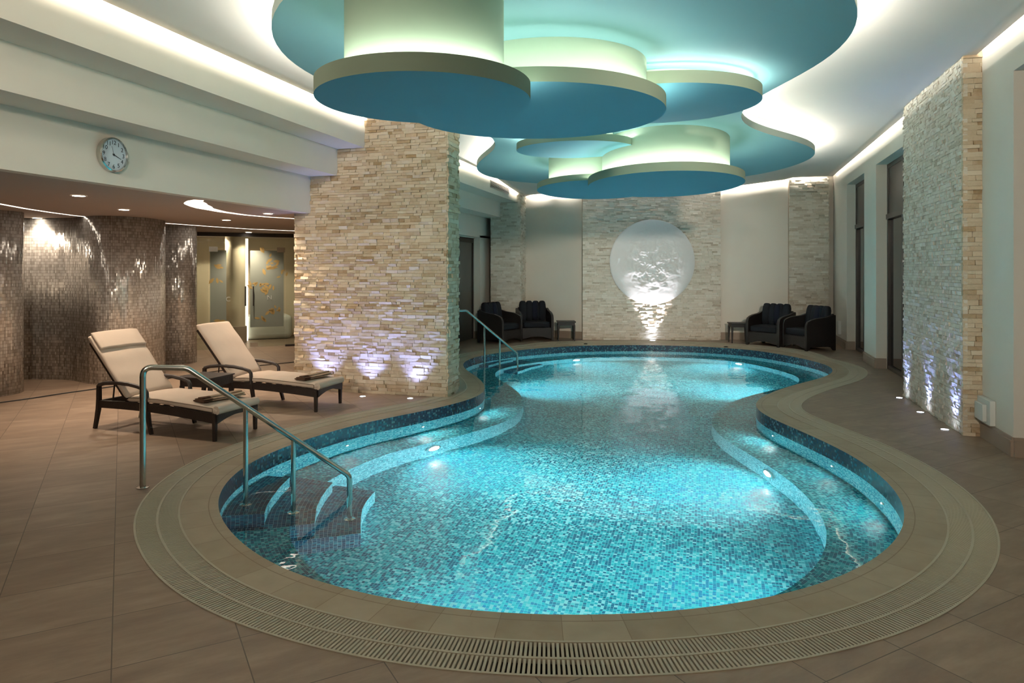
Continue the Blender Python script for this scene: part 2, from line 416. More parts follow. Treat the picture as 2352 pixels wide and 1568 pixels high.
# coping v runs from the water edge outward
for o in [c for c in pl.children if c.name.startswith('coping')]:
    uvl = o.data.uv_layers[0].data
    for d in uvl: d.uv[1] = 1 - d.uv[1]
put(ring('waterline_band', pool, pool, .0, WZ - .01, 'band_mosaic', None, flip=True))
put(ring('pool_wall', pool, pool, WZ - .01, BENCH, 'pool_mosaic_light', None, flip=True))
put(ring('bench', pool, bench_in, BENCH, BENCH, 'pool_mosaic', None, flip=True))
put(ring('bench_riser', bench_in, bench_in, BENCH, DEEP, 'pool_mosaic_light', None, flip=True))
put(fill('pool_floor', [bench_in.tolist()], DEEP, 'pool_mosaic_floor'))
# channel under the grate
ch = .0
put(ring('gutter_side', cop_out, cop_out, -.001, -.09, 'coping_stone', None, flip=False, vscale=1))
put(ring('gutter_outer_side', gr_out, gr_out, -.001, -.09, 'coping_stone', None, flip=True, vscale=1))
put(ring('gutter_floor', cop_out, gr_out, -.09, -.09, 'dark', None, flip=False))

# steps: treads bounded by the pool wall and a measured front edge
def nearest(p): return int(np.argmin(np.hypot(pool[:, 0] - p[0], pool[:, 1] - p[1])))
def tread(front, z, name):
    fr_ = resample(front, 14, 0, False); i0, i1 = nearest(front[0]), nearest(front[-1])
    n = (i0 - i1) % N
    if n <= N // 2: arc = [tuple(pool[(i0 - k) % N]) for k in range(n + 1)]
    else:
        n = (i1 - i0) % N; arc = [tuple(pool[(i0 + k) % N]) for k in range(n + 1)]
    a2 = resample(arc, 14, 0, False)
    V = [];Fc = []; uv = []
    for i in range(14):
        V += [(*a2[i], z), (*fr_[i], z)]
    top = []
    L = np.r_[0, np.cumsum(np.linalg.norm(np.diff(fr_, axis=0), axis=1))]
    for i in range(13):
        q = (2 * i, 2 * i + 1, 2 * i + 3, 2 * i + 2); top.append(q)
        w0 = np.linalg.norm(a2[i] - fr_[i]); w1 = np.linalg.norm(a2[i + 1] - fr_[i + 1])
        uv.append({q[0]: (L[i], w0), q[1]: (L[i], 0), q[2]: (L[i + 1], 0), q[3]: (L[i + 1], w1)})
    bm_v = [V[i] for i in range(len(V))]
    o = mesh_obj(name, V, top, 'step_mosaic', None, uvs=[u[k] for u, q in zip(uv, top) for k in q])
    if o.data.polygons[0].normal.z < 0: o.data.flip_normals()
    put(o)
    # riser and side faces
    V = []; Fc = []; uu = []
    for i in range(13):
        k = len(V); V += [(*fr_[i], z), (*fr_[i + 1], z), (*fr_[i + 1], DEEP), (*fr_[i], DEEP)]; Fc.append((k, k + 1, k + 2, k + 3))
        uu += [(L[i], 0), (L[i + 1], 0), (L[i + 1], z - DEEP), (L[i], z - DEEP)]
    r = mesh_obj('step_riser', V, Fc, 'pool_mosaic_light', o, uvs=uu)
    for a, b in ((a2[0], fr_[0]), (a2[-1], fr_[-1])):
        V = []; Fc = []; uu = []; k = 0; w = np.linalg.norm(a - b); V += [(*a, z), (*b, z), (*b, DEEP), (*a, DEEP)]; Fc.append((k, k + 1, k + 2, k + 3)); uu += [(0, 0), (w, 0), (w, z - DEEP), (0, z - DEEP)]
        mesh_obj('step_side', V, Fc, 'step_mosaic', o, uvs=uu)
    return o
T1, T2, T3 = -.31, -.575, -.81
tread([(-3.12, 4.44), (-3.20, 4.58), (-3.28, 4.76), (-3.37, 5.0), (-3.44, 5.25)], T1, 'step')
tread([(-2.80, 4.60), (-2.87, 4.72), (-2.96, 4.88), (-3.04, 5.08), (-3.10, 5.28), (-3.15, 5.46)], T2, 'step')
tread([(-2.50, 4.74), (-2.60, 4.93), (-2.69, 5.12), (-2.76, 5.35), (-2.80, 5.57)], T3, 'step')
tread([(-3.84, 12.20), (-3.76, 12.66), (-3.62, 13.10)], T1, 'step')
tread([(-3.56, 12.16), (-3.46, 12.70), (-3.30, 13.20)], T2, 'step')
tread([(-3.26, 12.12), (-3.18, 12.66), (-3.02, 13.12)], T3, 'step')
# water
wt = fill('pool_water', [(pool - nrm * .0005).tolist()], WZ, 'pool_water'); tag(wt, 'clear turquoise water filling the mosaic pool', 'water', kind='stuff')

# drain grate
gt = empty('drain_grate', (-1.2, 6, 0)); tag(gt, 'beige slatted overflow grate circling the pool', 'grate')
def putg(o): o.parent = gt; o.location = (1.2, -6, 0); return o
def closed_rail(name, c, hw, zt, zb, mat):
    nn = normals(c); a = c - nn * hw; b = c + nn * hw
    n = len(c); V = [(*p, zt) for p in a] + [(*p, zt) for p in b] + [(*p, zb) for p in a] + [(*p, zb) for p in b]; Fc = []
    for i in range(n):
        j = (i + 1) % n; Fc += [(n + i, n + j, j, i), (i, j, 2 * n + j, 2 * n + i), (n + j, n + i, 3 * n + i, 3 * n + j)]
    return mesh_obj(name, V, Fc, mat)
putg(closed_rail('frame_rail', cop_out + nrm * .006, .006, .004, -.02, 'grate'))
putg(closed_rail('frame_rail', gr_mid, .007, .003, -.02, 'grate'))
putg(closed_rail('frame_rail', gr_out - nrm * .006, .006, .004, -.02, 'grate'))
def slats(a, b, pitch, name):
    L = arclen(gr_mid); tot = L[-1]; m = int(tot / pitch)
    A = np.vstack([a, a[:1]]); B = np.vstack([b, b[:1]]); V = []; Fc = []
    for i in range(m):
        s = i * tot / m; k = int(np.searchsorted(L, s, 'right') - 1); f = (s - L[k]) / (L[k + 1] - L[k])
        p = A[k] * (1 - f) + A[k + 1] * f; q = B[k] * (1 - f) + B[k + 1] * f
        d = q - p; d /= np.linalg.norm(d); w = np.array([-d[1], d[0]]) * pitch * .29; c = len(V)
        for z in (.0, -.018):
            V += [(*(p - w), z), (*(q - w), z), (*(q + w), z), (*(p + w), z)]
        Fc += [(c, c + 1, c + 2, c + 3), (c, c + 4, c + 5, c + 1), (c + 2, c + 6, c + 7, c + 3)]
    o = mesh_obj(name, V, Fc, 'grate'); 
    if o.data.polygons[0].normal.z < 0: o.data.flip_normals()
    return o
for nm, a, b in (('slats', cop_out + nrm * .01, gr_mid - nrm * .006), ('slats', gr_mid + nrm * .006, gr_out - nrm * .01)):
    o = putg(slats(a, b, .0197, nm)); o['kind'] = 'stuff'

# ------------------------------------------------------------------ underwater lamps
def facing(n):   # matrix whose local z is the horizontal direction n (2d)
    z = Vector((n[0], n[1], 0)).normalized(); x = Vector((0, 0, 1)).cross(z); return Matrix((x, Vector((0, 0, 1)), z)).transposed().to_4x4()
lamp_px = [((-2.8, 6.91), 'by the left wall beside the near steps', 1.0), ((.5, 6.95), 'in the right wall of the near basin', 1.0), ((-2.6, 14.0), 'at the far left behind the second handrail', .75), ((.62, 14.2), 'at the far right of the pool', .75),
           ((-2.75, 10.6), 'on the left bulge of the waist', 1.1), ((.85, 11.1), 'on the right bulge of the waist', 1.1), ((-1.25, 3.6), 'under the near edge of the pool', .35), ((.45, 4.3), 'in the near right curve of the pool', .25)]
for i, (p, where, k) in enumerate(lamp_px):
    j = int(np.argmin(np.hypot(bench_in[:, 0] - p[0], bench_in[:, 1] - p[1]))); n = -nrm[j]; b = bench_in[j]
    e = empty('pool_lamp', (b[0] + n[0] * .002, b[1] + n[1] * .002, -.80)); tag(e, 'round white underwater lamp ' + where, 'lamp', 'underwater lamps')
    m = facing(n)
    MB().lathe([(.10, 0), (.10, .018), (.085, .026), (.075, .02), (.0, .02)], 28, mat=m).build('lamp_rim', 'steel', e, smooth=True)
    MB().lathe([(.074, .021), (.05, .028), (.0, .03)], 24, mat=m).build('lens', 'pool_lens', e, smooth=True)
    ld = bpy.data.lights.new('pool_spot', 'SPOT'); ld.energy = E_POOL * k * .75; ld.spot_size = math.radians(150); ld.spot_blend = 1; ld.shadow_soft_size = .05; ld.color = (.98, .97, 1)
    ld.cycles.use_multiple_importance_sampling = False
    lo = bpy.data.objects.new('lamp_glow', ld); COL.objects.link(lo); lo.parent = e; lo.location = (n[0] * .09, n[1] * .09, 0)
    lo.rotation_euler = Vector((n[0], n[1], -.75)).to_track_quat('-Z', 'Y').to_euler()
    lb_ = ld.copy(); lb_.energy = E_POOL * k * .8; lb_.spot_size = math.radians(62)
    lo = bpy.data.objects.new('lamp_beam', lb_); COL.objects.link(lo); lo.parent = e; lo.location = (n[0] * .09, n[1] * .09, 0)
    lo.rotation_euler = Vector((n[0], n[1], -.28)).to_track_quat('-Z', 'Y').to_euler()
for u, v, where in [(769, 1018.5, 'left wall near the handrail'), (959, 975, 'left wall midway to the pillar'), (1100, 937, 'left wall under the bulge by the pillar'), (1793.7, 999, 'right wall nearest the waist'), (1921, 1067.7, 'right wall midway'), (2041.5, 1160, 'right wall of the near basin end'), (540, 1132, 'wall behind the near steps')]:
    q = R(u, v, -.33); j = nearest(q); n = -nrm[j]
    o = MB().lathe([(.026, 0), (.026, .006), (.016, .012), (0, .012)], 16, mat=Matrix.Translation((pool[j][0] + n[0] * .001, pool[j][1] + n[1] * .001, -.33)) @ facing(n)).build('pool_wall_light', 'white_plastic')
    tag(o, 'tiny white light in the ' + where, 'light', 'tiny pool wall lights')
    c_ = MB().lathe([(.014, .0125), (0, .014)], 16, mat=Matrix.Translation((pool[j][0] + n[0] * .001, pool[j][1] + n[1] * .001, -.33)) @ facing(n), cap=False).build('lens', 'wall_lens', o)
    ld = bpy.data.lights.new('wall_glow', 'SPOT'); ld.energy = 4; ld.spot_size = math.radians(172); ld.spot_blend = .5; ld.shadow_soft_size = .02; ld.color = (.85, 1, 1); ld.cycles.use_multiple_importance_sampling = False
    lo = bpy.data.objects.new('lamp_glow', ld); COL.objects.link(lo); lo.parent = o; lo.location = (pool[j][0] + n[0] * .05, pool[j][1] + n[1] * .05, -.33); lo.rotation_euler = Vector((n[0], n[1], -.2)).to_track_quat('-Z', 'Y').to_euler()
for u, v, w in [(1345, 790, 'left of the stone feature wall lamp'), (1667, 797, 'near the right side table')]:
    x, y = P(u, v); o = MB().lathe([(.04, .001), (.04, .012), (.02, .018), (0, .018)], 18, (x, y)).build('deck_cap', 'dark'); tag(o, 'small dark cap on the far pool edge ' + w, 'cap')

# ------------------------------------------------------------------ hand rails
def handrail(post, corner, p2, p3, end, feet, zc, label):
    o = empty('pool_handrail', (*post, 0)); tag(o, label, 'handrail')
    def L3(p, z): return Vector((p[0] - post[0], p[1] - post[1], z))
    r = .0215
    A = L3(post, 0); Bt = L3(post, zc); C_ = L3(corner[0], corner[1]); D = L3(end[0], end[1]); G = L3(end[0], feet[2])
    def fil(a, b, c, rad, k=7):
        ab = (a - b).normalized(); cb = (c - b).normalized(); s = b + ab * rad; e = b + cb * rad
        return [s * (1 - t) ** 2 + b * 2 * t * (1 - t) + e * t * t for t in [i / k for i in range(k + 1)]]
    pts = [A] + fil(A, Bt, C_, .07) + fil(Bt, C_, D, .03, 4) + fil(C_, D, G, .035, 5) + [G]
    MB().tube(pts, r, 16).build('rail', 'steel', o, smooth=True)
    def onrail(p):
        c2 = Vector(corner[0]); e2_ = Vector(end[0]) - c2; t_ = (Vector(p) - c2).dot(e2_) / e2_.dot(e2_); q = c2 + e2_ * t_
        return (q.x, q.y), corner[1] + (end[1] - corner[1]) * t_
    p2 = onrail(p2[0]); p3 = onrail(p3[0])
    for (p, zt), zf in ((p2, feet[0]), (p3, feet[1])):
        MB().tube([L3(p, zf), L3(p, zt)], .018, 14).build('post', 'steel', o, smooth=True)
    for p, z in ((post, 0), (p2[0], feet[0]), (p3[0], feet[1]), (end[0], feet[2])):
        q = L3(p, z); MB().lathe([(.045, q.z + .001), (.045, q.z + .008), (.028, q.z + .012), (.024, q.z + .012)], 20, (q.x, q.y)).build('flange', 'steel', o, smooth=True)
def camxy(xc, d): return (xc * cy - d * sy, xc * sy + d * cy)
def up(u, d, v): return (ud(u, d), CAMH - (v - YH) * d / F)
handrail(ud(328, 5.11), up(430, 5.2, 845), up(564, 5.30, 948), up(674, 5.40, 1022), up(803, 5.5, 1092), (T1, T2, T3), .885, 'polished steel handrail leading down the near steps of the pool')
handrail(ud(1030, 12.45), up(1071, 12.6, 713), up(1111, 12.8, 745), up(1146, 12.95, 782), up(1188, 13.1, 812), (T1, T2, T3), .86, 'polished steel handrail at the far left steps beside the dark armchairs')

# ------------------------------------------------------------------ walls
def wall_seg(mb, a, b, z0, z1, th=.15):
    a = Vector(a); b = Vector(b); e = (b - a).normalized(); n = Vector((e.y, -e.x)); c = a - n * th; d = b - n * th
    mb.prism([tuple(a), tuple(b), tuple(d), tuple(c)][::-1], z0, z1)
TOP = 3.95
# right wall with three tall openings
rw = MB(); ops = [(5.2, 6.89), (10.35, 12.47), (13.45, 15.24)]; ylast = -3.2; WT = .32
for a, b in ops + [(17.6, None)]:
    rw.prism([(wallx(ylast), ylast), (wallx(ylast) + WT, ylast), (wallx(a) + WT, a), (wallx(a), a)], -.1, TOP)
    if b:
        rw.prism([(wallx(a), a), (wallx(a) + WT, a), (wallx(b) + WT, b), (wallx(b), b)], 3.3, TOP); ylast = b
tag(rw.build('wall_right', 'plaster'), 'white plaster wall with tall dark windows', 'wall', kind='structure')
# back wall (three facets)
BL, M1, M2, RB, RC = ud(1190, 17.0), ud(1338, 16.10), ud(1655, 15.97), ud(1813, 15.78), ud(1926, 15.66)
bw = MB()
for a, b in ((BL, M1), (M1, M2), (M2, RB), (RB, RC)): wall_seg(bw, a, b, -.1, TOP)
o = bw.build('wall_back', 'plaster'); tag(o, 'white far wall behind the seating', 'wall', kind='structure')
# left side: stepped fascias above the lounge
X1, X2, X3 = -4.264, -4.66, -5.06
lw = MB()
lw.box(X1 - .12, X1, -3.2, 16.6, 3.18, TOP)
lw.box(X2, X1 - .12, -3.2, 16.6, 3.18, 3.30)
lw.box(X2 - .12, X2 + .0, -3.2, 16.6, 2.835, 3.30)
lw.box(X3, X2 - .12, -3.2, 16.6, 2.835, 2.95)
lw.box(X3 - .12, X3, -3.2, 16.6, 2.35, 2.95)
o = lw.build('wall_left', 'plaster'); tag(o, 'stepped white bulkhead above the lounge', 'wall', kind='structure')
# ceiling (main) with perimeter light gap
def yedge(x): return float(np.interp(x, [-4.2, -2.78, -2.72, .33, .38, 1.80, 1.84, 2.65, 2.8], [16.28, 15.88, 15.70, 16.43, 16.60, 16.82, 16.62, 16.76, 16.8]))
nx, ny = 48, 40; V = []; Fc = []
for j in range(ny + 1):
    y = -3.2 + (17.05 + 3.2) * j / ny
    for i in range(nx + 1):
        x0 = X1 + .05; x1 = wallx(y) - .05; x = x0 + (x1 - x0) * i / nx; V.append((x, min(y, yedge(x)), 0))
V = [(x, y, ceil_z(x, y)) for x, y, _ in V]
for j in range(ny):
    for i in range(nx):
        k = j * (nx + 1) + i; Fc.append((k, k + nx + 1, k + nx + 2, k + 1))
o = mesh_obj('ceiling', V, Fc, 'ceiling_paint', smooth=True); sm = o.modifiers.new('thick', 'SOLIDIFY'); sm.thickness = .03; sm.offset = -1
tag(o, 'white ceiling with hidden cove lighting', 'ceiling', kind='structure')
o = MB().box(-4.6, 3.4, -3.4, 18, TOP - .05, TOP).build('ceiling', 'ceiling_paint'); tag(o, kind='structure')
# lounge ceiling
o = MB().box(-13.2, X3 - .12, -3.2, 18.5, 2.35, 2.45).build('ceiling', 'lounge_ceiling'); tag(o, 'low pinkish lounge ceiling', 'ceiling', kind='structure')
# enclosing walls
o = MB().box(-13.3, -13.2, -3.3, 18.6, -.1, 2.5).build('wall_left', 'plaster'); tag(o, kind='structure')
o = MB().box(-13.3, 3.4, -3.35, -3.2, -.1, TOP).build('wall_front', 'plaster'); tag(o, kind='structure')
# added unseen downlights in the main ceiling to brighten deck and pillar
def fill_down(x, y, label):
    z = ceil_z(x, y); o = empty('recessed_downlight', (x, y, z)); tag(o, label, 'downlight')
    MB().lathe([(.085, -.001), (.085, -.005), (.065, -.006)], 24, cap=False).build('trim_ring', 'white_plastic', o)
    MB().lathe([(0, -.0055), (.065, -.0055)], 24, cap=False).build('lens', 'downlight_lens', o)
    l = bpy.data.lights.new('downlight_beam', 'SPOT'); l.energy = E_FILL; l.color = (1, .86, .70); l.spot_size = math.radians(150); l.spot_blend = .9; l.shadow_soft_size = .06
    b = bpy.data.objects.new('beam', l); COL.objects.link(b); b.parent = o; b.location = (0, 0, -.02)
fill_down(-3.3, 1.2, 'added fill downlight over the near left deck, out of view')
fill_down(-1.0, 0.2, 'added fill downlight over the near deck, out of view')
fill_down(1.6, 1.2, 'added fill downlight over the near right deck, out of view')
def fill_spot(x, y, aim, e, size, label):  # added spotlights behind the camera, lifting stone and walls the coves leave dark
    z = ceil_z(x, y); o = empty('fill_spotlight', (x, y, z)); tag(o, label, 'spotlight'); dv = (Vector(aim) - Vector((x, y, z - .14))).normalized()
    MB().lathe([(.03, 0), (.03, -.012), (.008, -.014), (.008, -.09)], 16, cap=False).build('ceiling_mount', 'white_plastic', o)
    Rm = Matrix.Translation((0, 0, -.14)) @ dv.to_track_quat('Z', 'Y').to_matrix().to_4x4()
    MB().lathe([(.0, -.07), (.045, -.07), (.05, .06), (.044, .06), (.040, .045)], 20, mat=Rm, cap=False).build('lamp_head', 'white_plastic', o)
    MB().lathe([(0, .045), (.040, .045)], 20, mat=Rm, cap=False).build('lens', 'downlight_lens', o)
    l = bpy.data.lights.new('fill_beam', 'SPOT'); l.energy = e; l.color = (1, .86, .70); l.spot_size = math.radians(size); l.spot_blend = 1; l.shadow_soft_size = .25
    b = bpy.data.objects.new('beam', l); COL.objects.link(b); b.parent = o; b.location = Vector((0, 0, -.14)) + dv * .09; b.rotation_euler = dv.to_track_quat('-Z', 'Y').to_euler()
fill_spot(.9, -2.3, (-5.0, 5.2, 2.75), 420, 40, 'added unseen fill spotlight behind the viewer aimed at the bulkhead')
fill_spot(-3.5, -2.3, (-4.0, 8.2, 2.0), 600, 36, 'added unseen fill spotlight behind the viewer aimed at the stone pillar')
fill_spot(-.4, -2.3, (2.6, 8.4, 1.9), 480, 44, 'added unseen fill spotlight behind the viewer aimed at the pale pilaster')
fill_spot(2.1, -2.3, (-1.6, 16, 1.6), 1700, 28, 'added unseen fill spotlight behind the viewer aimed at the far wall')
# cove light strips
def strip(name, pts, w, z, mat, label, cat='light strip'):
    V = []; Fc = []
    for i, p in enumerate(pts):
        a = Vector(pts[max(i - 1, 0)]); b = Vector(pts[min(i + 1, len(pts) - 1)]); p = Vector(p)
        zz = z(p.x, p.y) if callable(z) else z; V += [(*p, zz), (*p, zz + w)]
    for i in range(len(pts) - 1): Fc.append((2 * i, 2 * i + 1, 2 * i + 3, 2 * i + 2))
    o = mesh_obj(name, V, Fc, mat)
    return tag(o, label, cat)
strip('cove_light_strip', [(X1 + .062, y) for y in np.linspace(-3, 16, 20)], .02, lambda x, y: ceil_z(x, y) + .07, 'cove_light', 'warm light strip hidden in the cove above the left bulkhead')
strip('cove_light_strip', [(wallx(y) - .062, y) for y in np.linspace(-3, 16.6, 20)], .015, lambda x, y: ceil_z(x, y) + .07, 'side_cove_light', 'light strip hidden in the cove along the window wall')
strip('cove_light_strip', [(x, yedge(x) - .012) for x in np.linspace(-4.1, 2.5, 60)], .015, lambda x, y: ceil_z(x, y) + .07, 'back_cove_light', 'light strip hidden in the cove along the far wall')

# stone cladding: pillar, pilasters, feature wall
PZ = 3.75
pil = MB().box(-5.30, -3.135, 8.225, 8.60, .005, 2.36).box(-5.04, -3.135, 8.225, 8.60, 2.36, 2.84).box(-4.64, -3.135, 8.225, 8.60, 2.84, 3.19).box(-4.24, -3.135, 8.225, 8.60, 3.19, 3.72).build('stone_pillar', 'warm_stone')
tag(pil, 'massive split-face stone pillar between the pool and the lounge', 'pillar', kind='structure')
for k, (x0, z0, z1) in enumerate(((-5.30, 0, 2.35), (-5.06, 2.35, 2.835), (-4.66, 2.835, 3.18), (-4.264, 3.18, 3.60))):
    stone_wall('stone_cladding', (x0, 8.205), (-3.13, 8.205), z0, z1, 'warm_stone', 11 + k, parent=pil, row=.039, lmin=.05, lmax=.19)
stone_wall('stone_cladding', (-3.125, 8.20), (-3.125, 8.61), 0, 3.60, 'warm_stone', 21, parent=pil)
q0, q1 = (2.388, 7.64), (2.414, 9.86)
pr = MB().prism([(q0[0] + .03, 7.66), (q1[0] + .03, 9.85), (2.64, 9.85), (2.58, 7.66)][::-1], -.1, 3.75).build('stone_pilaster', 'pale_stone')
tag(pr, 'pale split-face stone pilaster on the window wall with three blue uplights', 'pilaster', kind='structure')
stone_wall('stone_cladding', (q1[0] + .012, q1[1]), (q0[0] + .012, q0[1]), 0, 3.70, 'pale_stone', 31, row=.036, parent=pr, lmin=.05, lmax=.13, depth=.015)
stone_wall('stone_cladding', (q0[0] - .0, q0[1] + .01), (2.56, 7.65), 0, 3.70, 'warm_stone', 32, row=.045, parent=pr)
s0, s1 = ud(1338, 15.9), ud(1655, 15.8)
def slabbox(a, b, th, z0, z1):
    a = Vector(a); b = Vector(b); e = (b - a).normalized(); n = Vector((e.y, -e.x)); return [tuple(a - n * .02), tuple(b - n * .02), tuple(b - n * th), tuple(a - n * th)]
pf = MB().prism(slabbox(s0, s1, .2, 0, 0)[::-1], -.1, 3.6).build('stone_feature_wall', 'pale_stone'); tag(pf, 'pale split-face stone feature panel behind the round relief', 'wall panel', kind='structure')
stone_wall('stone_cladding', s0, s1, 0, 3.52, 'pale_stone', 41, row=.036, parent=pf, depth=.024, lmin=.07, lmax=.2)
def pilaster(a, b, th, label, mat, seed, ztop=3.6, steps=None):
    a = Vector(a); b = Vector(b); e = (b - a).normalized(); n = Vector((e.y, -e.x))
    p = MB().prism([tuple(a - n * .02 + e * .02), tuple(b - n * .02 - e * .02), tuple(b - n * th - e * .02), tuple(a - n * th + e * .02)][::-1], -.1, ztop + .1).build('stone_pilaster', mat)
    tag(p, label, 'pilaster', kind='structure')
    stone_wall('stone_cladding', a, b, 0, ztop, mat, seed, row=.04, parent=p)
    stone_wall('stone_cladding', b, b - n * th, 0, ztop, mat, seed + 1, row=.04, parent=p)
    return p
pilaster(ud(1813, 15.6), ud(1903, 15.5), .25, 'pale stone pilaster behind the right armchairs', 'pale_stone', 51, 3.64)
lp = pilaster(ud(1127, 16.45), ud(1195, 16.30), .85, 'stone pilaster behind the left armchairs', 'pale_stone', 61, 3.6)
# left back wall with recessed grey door
yb = ud(1102, 16.2)[1]
lb = MB().box(X3 - .3, X3, yb, 16.7, -.1, 2.4).box(X3 - .3, X3, 8.4, 13.6, -.1, 2.4).box(X3 - .3, X3 - .12, 13.6, yb, 2.33, 2.4)
o = lb.build('wall_left', 'plaster'); tag(o, kind='structure')
d = empty('door_1', (X3 - .2, 14.5, 0)); tag(d, 'grey-brown door recessed in the left wall past the pillar', 'door', kind='structure')
MB().box(-.03, .02, -.84, yb - 14.5 - .06, 0, 2.22).build('door_leaf', 'grey_door', d)
MB().box(-.04, .05, -.9, yb - 14.5 - .002, 2.22, 2.32).box(-.04, .05, yb - 14.5 - .06, yb - 14.5 - .002, 0, 2.22).build('door_frame', 'window_frame', d)
MB().box(-.02, .02, -.1, .1, 0, .01).build('threshold', 'dark', d)

# windows on the right
def window(n, y0, y1, label, parts=2, trans=2.45):
    xm = wallx((y0 + y1) / 2) + .2; w = empty('window_%d' % n, (xm, (y0 + y1) / 2, 0)); w.rotation_euler[2] = -math.atan(.0222)
    tag(w, label, 'window', kind='structure'); h = (y1 - y0) / 2 - .002; f = MB(); t_ = .07
    f.box(-.04, .05, -h, -h + t_, 0, 3.295).box(-.04, .05, h - t_, h, 0, 3.295).box(-.04, .05, -h, h, 3.295 - t_, 3.295).box(-.04, .05, -h, h, 0, .06)
    f.box(-.05, .04, -.055, .055, .02, 3.26)
    f.box(-.06, .04, -h + .02, h - .02, trans - .04, trans + .04)
    f.build('window_frame', 'window_frame', w, bevel=.004)
    for a, b in ((-h + t_, -.055), (.055, h - t_)):
        MB().box(-.028, -.018, a + .05, b - .05, trans + .09, 3.17).box(-.028, .03, a, a + .05, trans + .04, 3.225).box(-.028, .03, b - .05, b, trans + .04, 3.225).box(-.028, .03, a, b, trans + .04, trans + .09).box(-.028, .03, a, b, 3.17, 3.225).build('sash', 'window_frame', w)
        MB().box(-.022, -.010, a + .052, b - .052, trans + .092, 3.168).build('pane', 'night_glass', w)
        MB().box(0, .012, a, b, .06, trans - .04).build('pane', 'night_glass', w)
    return w
window(1, 13.45, 15.24, 'tall dark window at the far end behind the right armchairs')
window(2, 10.35, 12.47, 'tall dark window half hidden by the pale stone pilaster')
window(3, 5.2, 6.89, 'dark window opening at the right edge of the picture')
# baseboards
def base(n, pts, name):
    V = MB()
    for a, b in zip(pts[:-1], pts[1:]):
        wa, wb = Vector(a), Vector(b); e = (wb - wa).normalized(); n_ = Vector((e.y, -e.x))
        for t_, z0, z1 in ((.022, 0, .125), (.030, .125, .14), (.016, .14, .165)):
            V.prism([tuple(wa + n_ * t_), tuple(wb + n_ * t_), tuple(wb - n_ * .004), tuple(wa - n_ * .004)][::-1], z0, z1)
    o = V.build(name, 'baseboard_stone'); tag(o, kind='structure')
for y1, y0 in ((7.63, 6.89), (10.35, 9.87), (13.45, 12.47), (16.9, 15.24)):
    base(0, [(wallx(y1), y1), (wallx(y0), y0), (wallx(y0) + .15, y0)], 'baseboard_right')
base(0, [(wallx(5.2) + .1, 5.2), (wallx(5.2), 5.2), (wallx(-3), -3)], 'baseboard_right')
def lerp(a, b, t): return (a[0] + (b[0] - a[0]) * t, a[1] + (b[1] - a[1]) * t)
base(0, [BL, M1], 'baseboard_back'); base(0, [M2, RB], 'baseboard_back'); base(0, [RB, RC], 'baseboard_back')
base(0, [(X3 - .3, yb), (X3, yb), (X3, 16.6)][::1], 'baseboard_left')

# ------------------------------------------------------------------ suspended ceiling: cloud, discs, drums
def disc(name, pts, z, th, mats, label, drum=None, ztop=None, strip_in=.16, lit=True, group=None, dis=0):
    r = resample(pts, 160, 3); c = r.mean(0)
    A = .5 * np.sum(r[:, 0] * np.roll(r[:, 1], -1) - np.roll(r[:, 0], -1) * r[:, 1])
    if A < 0: r = r[::-1].copy()
    nn = normals(r); e = empty(name, (c[0], c[1], z)); tag(e, label, 'ceiling panel', group)
    loc = r - c
    def ch(o): o.parent = e; return o
    n = len(loc); 
    V = [(*p, 0) for p in loc]; ch(mesh_obj('soffit', V, [tuple(reversed(range(n)))], mats[0]))
    V = [(*p, 0) for p in loc] + [(*p, th) for p in loc]; inn = loc - nn * .02; V += [(*p, th) for p in inn] + [(*p, th - .03) for p in inn]
    Fc = []
    for i in range(n):
        j = (i + 1) % n; Fc += [(i, j, n + j, n + i), (n + i, n + j, 2 * n + j, 2 * n + i), (2 * n + i, 2 * n + j, 3 * n + j, 3 * n + i)]
    o = ch(mesh_obj('rim', V, Fc, mats[1], smooth=True)); o.data.set_sharp_from_angle(angle=math.radians(40))
    V = [(*p, th - .03) for p in inn]; ch(mesh_obj('top_panel', V, [tuple(range(n))], mats[2]))
    if drum is not None:
        dr = drum - c; h = ztop - z
        V = [(*p, th - .03) for p in dr] + [(*p, h) for p in dr]; m = len(dr)
        Fc = [(i, (i + 1) % m, m + (i + 1) % m, m + i) for i in range(m)]
        ch(mesh_obj('drum', V, Fc, 'drum_paint', smooth=True))
    if lit:
        base_ = (inn if drum is None else None); a = inn - nn * (strip_in) if drum is None else inn - nn * .045; b = a - nn * .012
        m = len(a); V = [(*p, th - .016) for p in a] + [(*p, th - .003) for p in a]
        Fc = [(i, (i + 1) % m, m + (i + 1) % m, m + i) for i in range(m)]
        ch(mesh_obj('light_strip', V, Fc, 'cloud_light' if drum is None else 'disc_light'))
    return e, r, nn
CL_NEAR = [(-1.22 + 2.36 * math.cos(a), 5.8 + 2.36 * math.sin(a)) for a in np.radians(np.arange(181, 365, 8))]
cloud = CL_NEAR + [(1.13, 6.05), (1.06, 6.45), (.86, 6.95), (.60, 7.42), (.40, 7.95), (.31, 8.5), (.38, 9.05), (.60, 9.54), (.89, 10.03), (1.25, 10.5), (1.58, 11.1), (1.73, 11.75), (1.64, 12.5), (1.30, 13.5), (.75, 14.3), (0.0, 14.75), (-1.0, 15.0), (-2.0, 14.95), (-2.9, 14.6), (-3.51, 14.12), (-3.95, 13.6), (-4.12, 12.9), (-4.08, 12.15), (-3.88, 11.5), (-3.56, 10.83), (-3.2, 10.3), (-2.92, 9.84), (-2.78, 9.3), (-2.74, 8.7), (-2.86, 8.1), (-3.1, 7.5), (-3.35, 6.9), (-3.53, 6.3)]
disc('ceiling_cloud', cloud, 3.40, .09, ('cloud_blue', 'cloud_rim', 'ceiling_paint'), 'large curvy blue-green ceiling cloud floating over the whole pool', strip_in=.09)
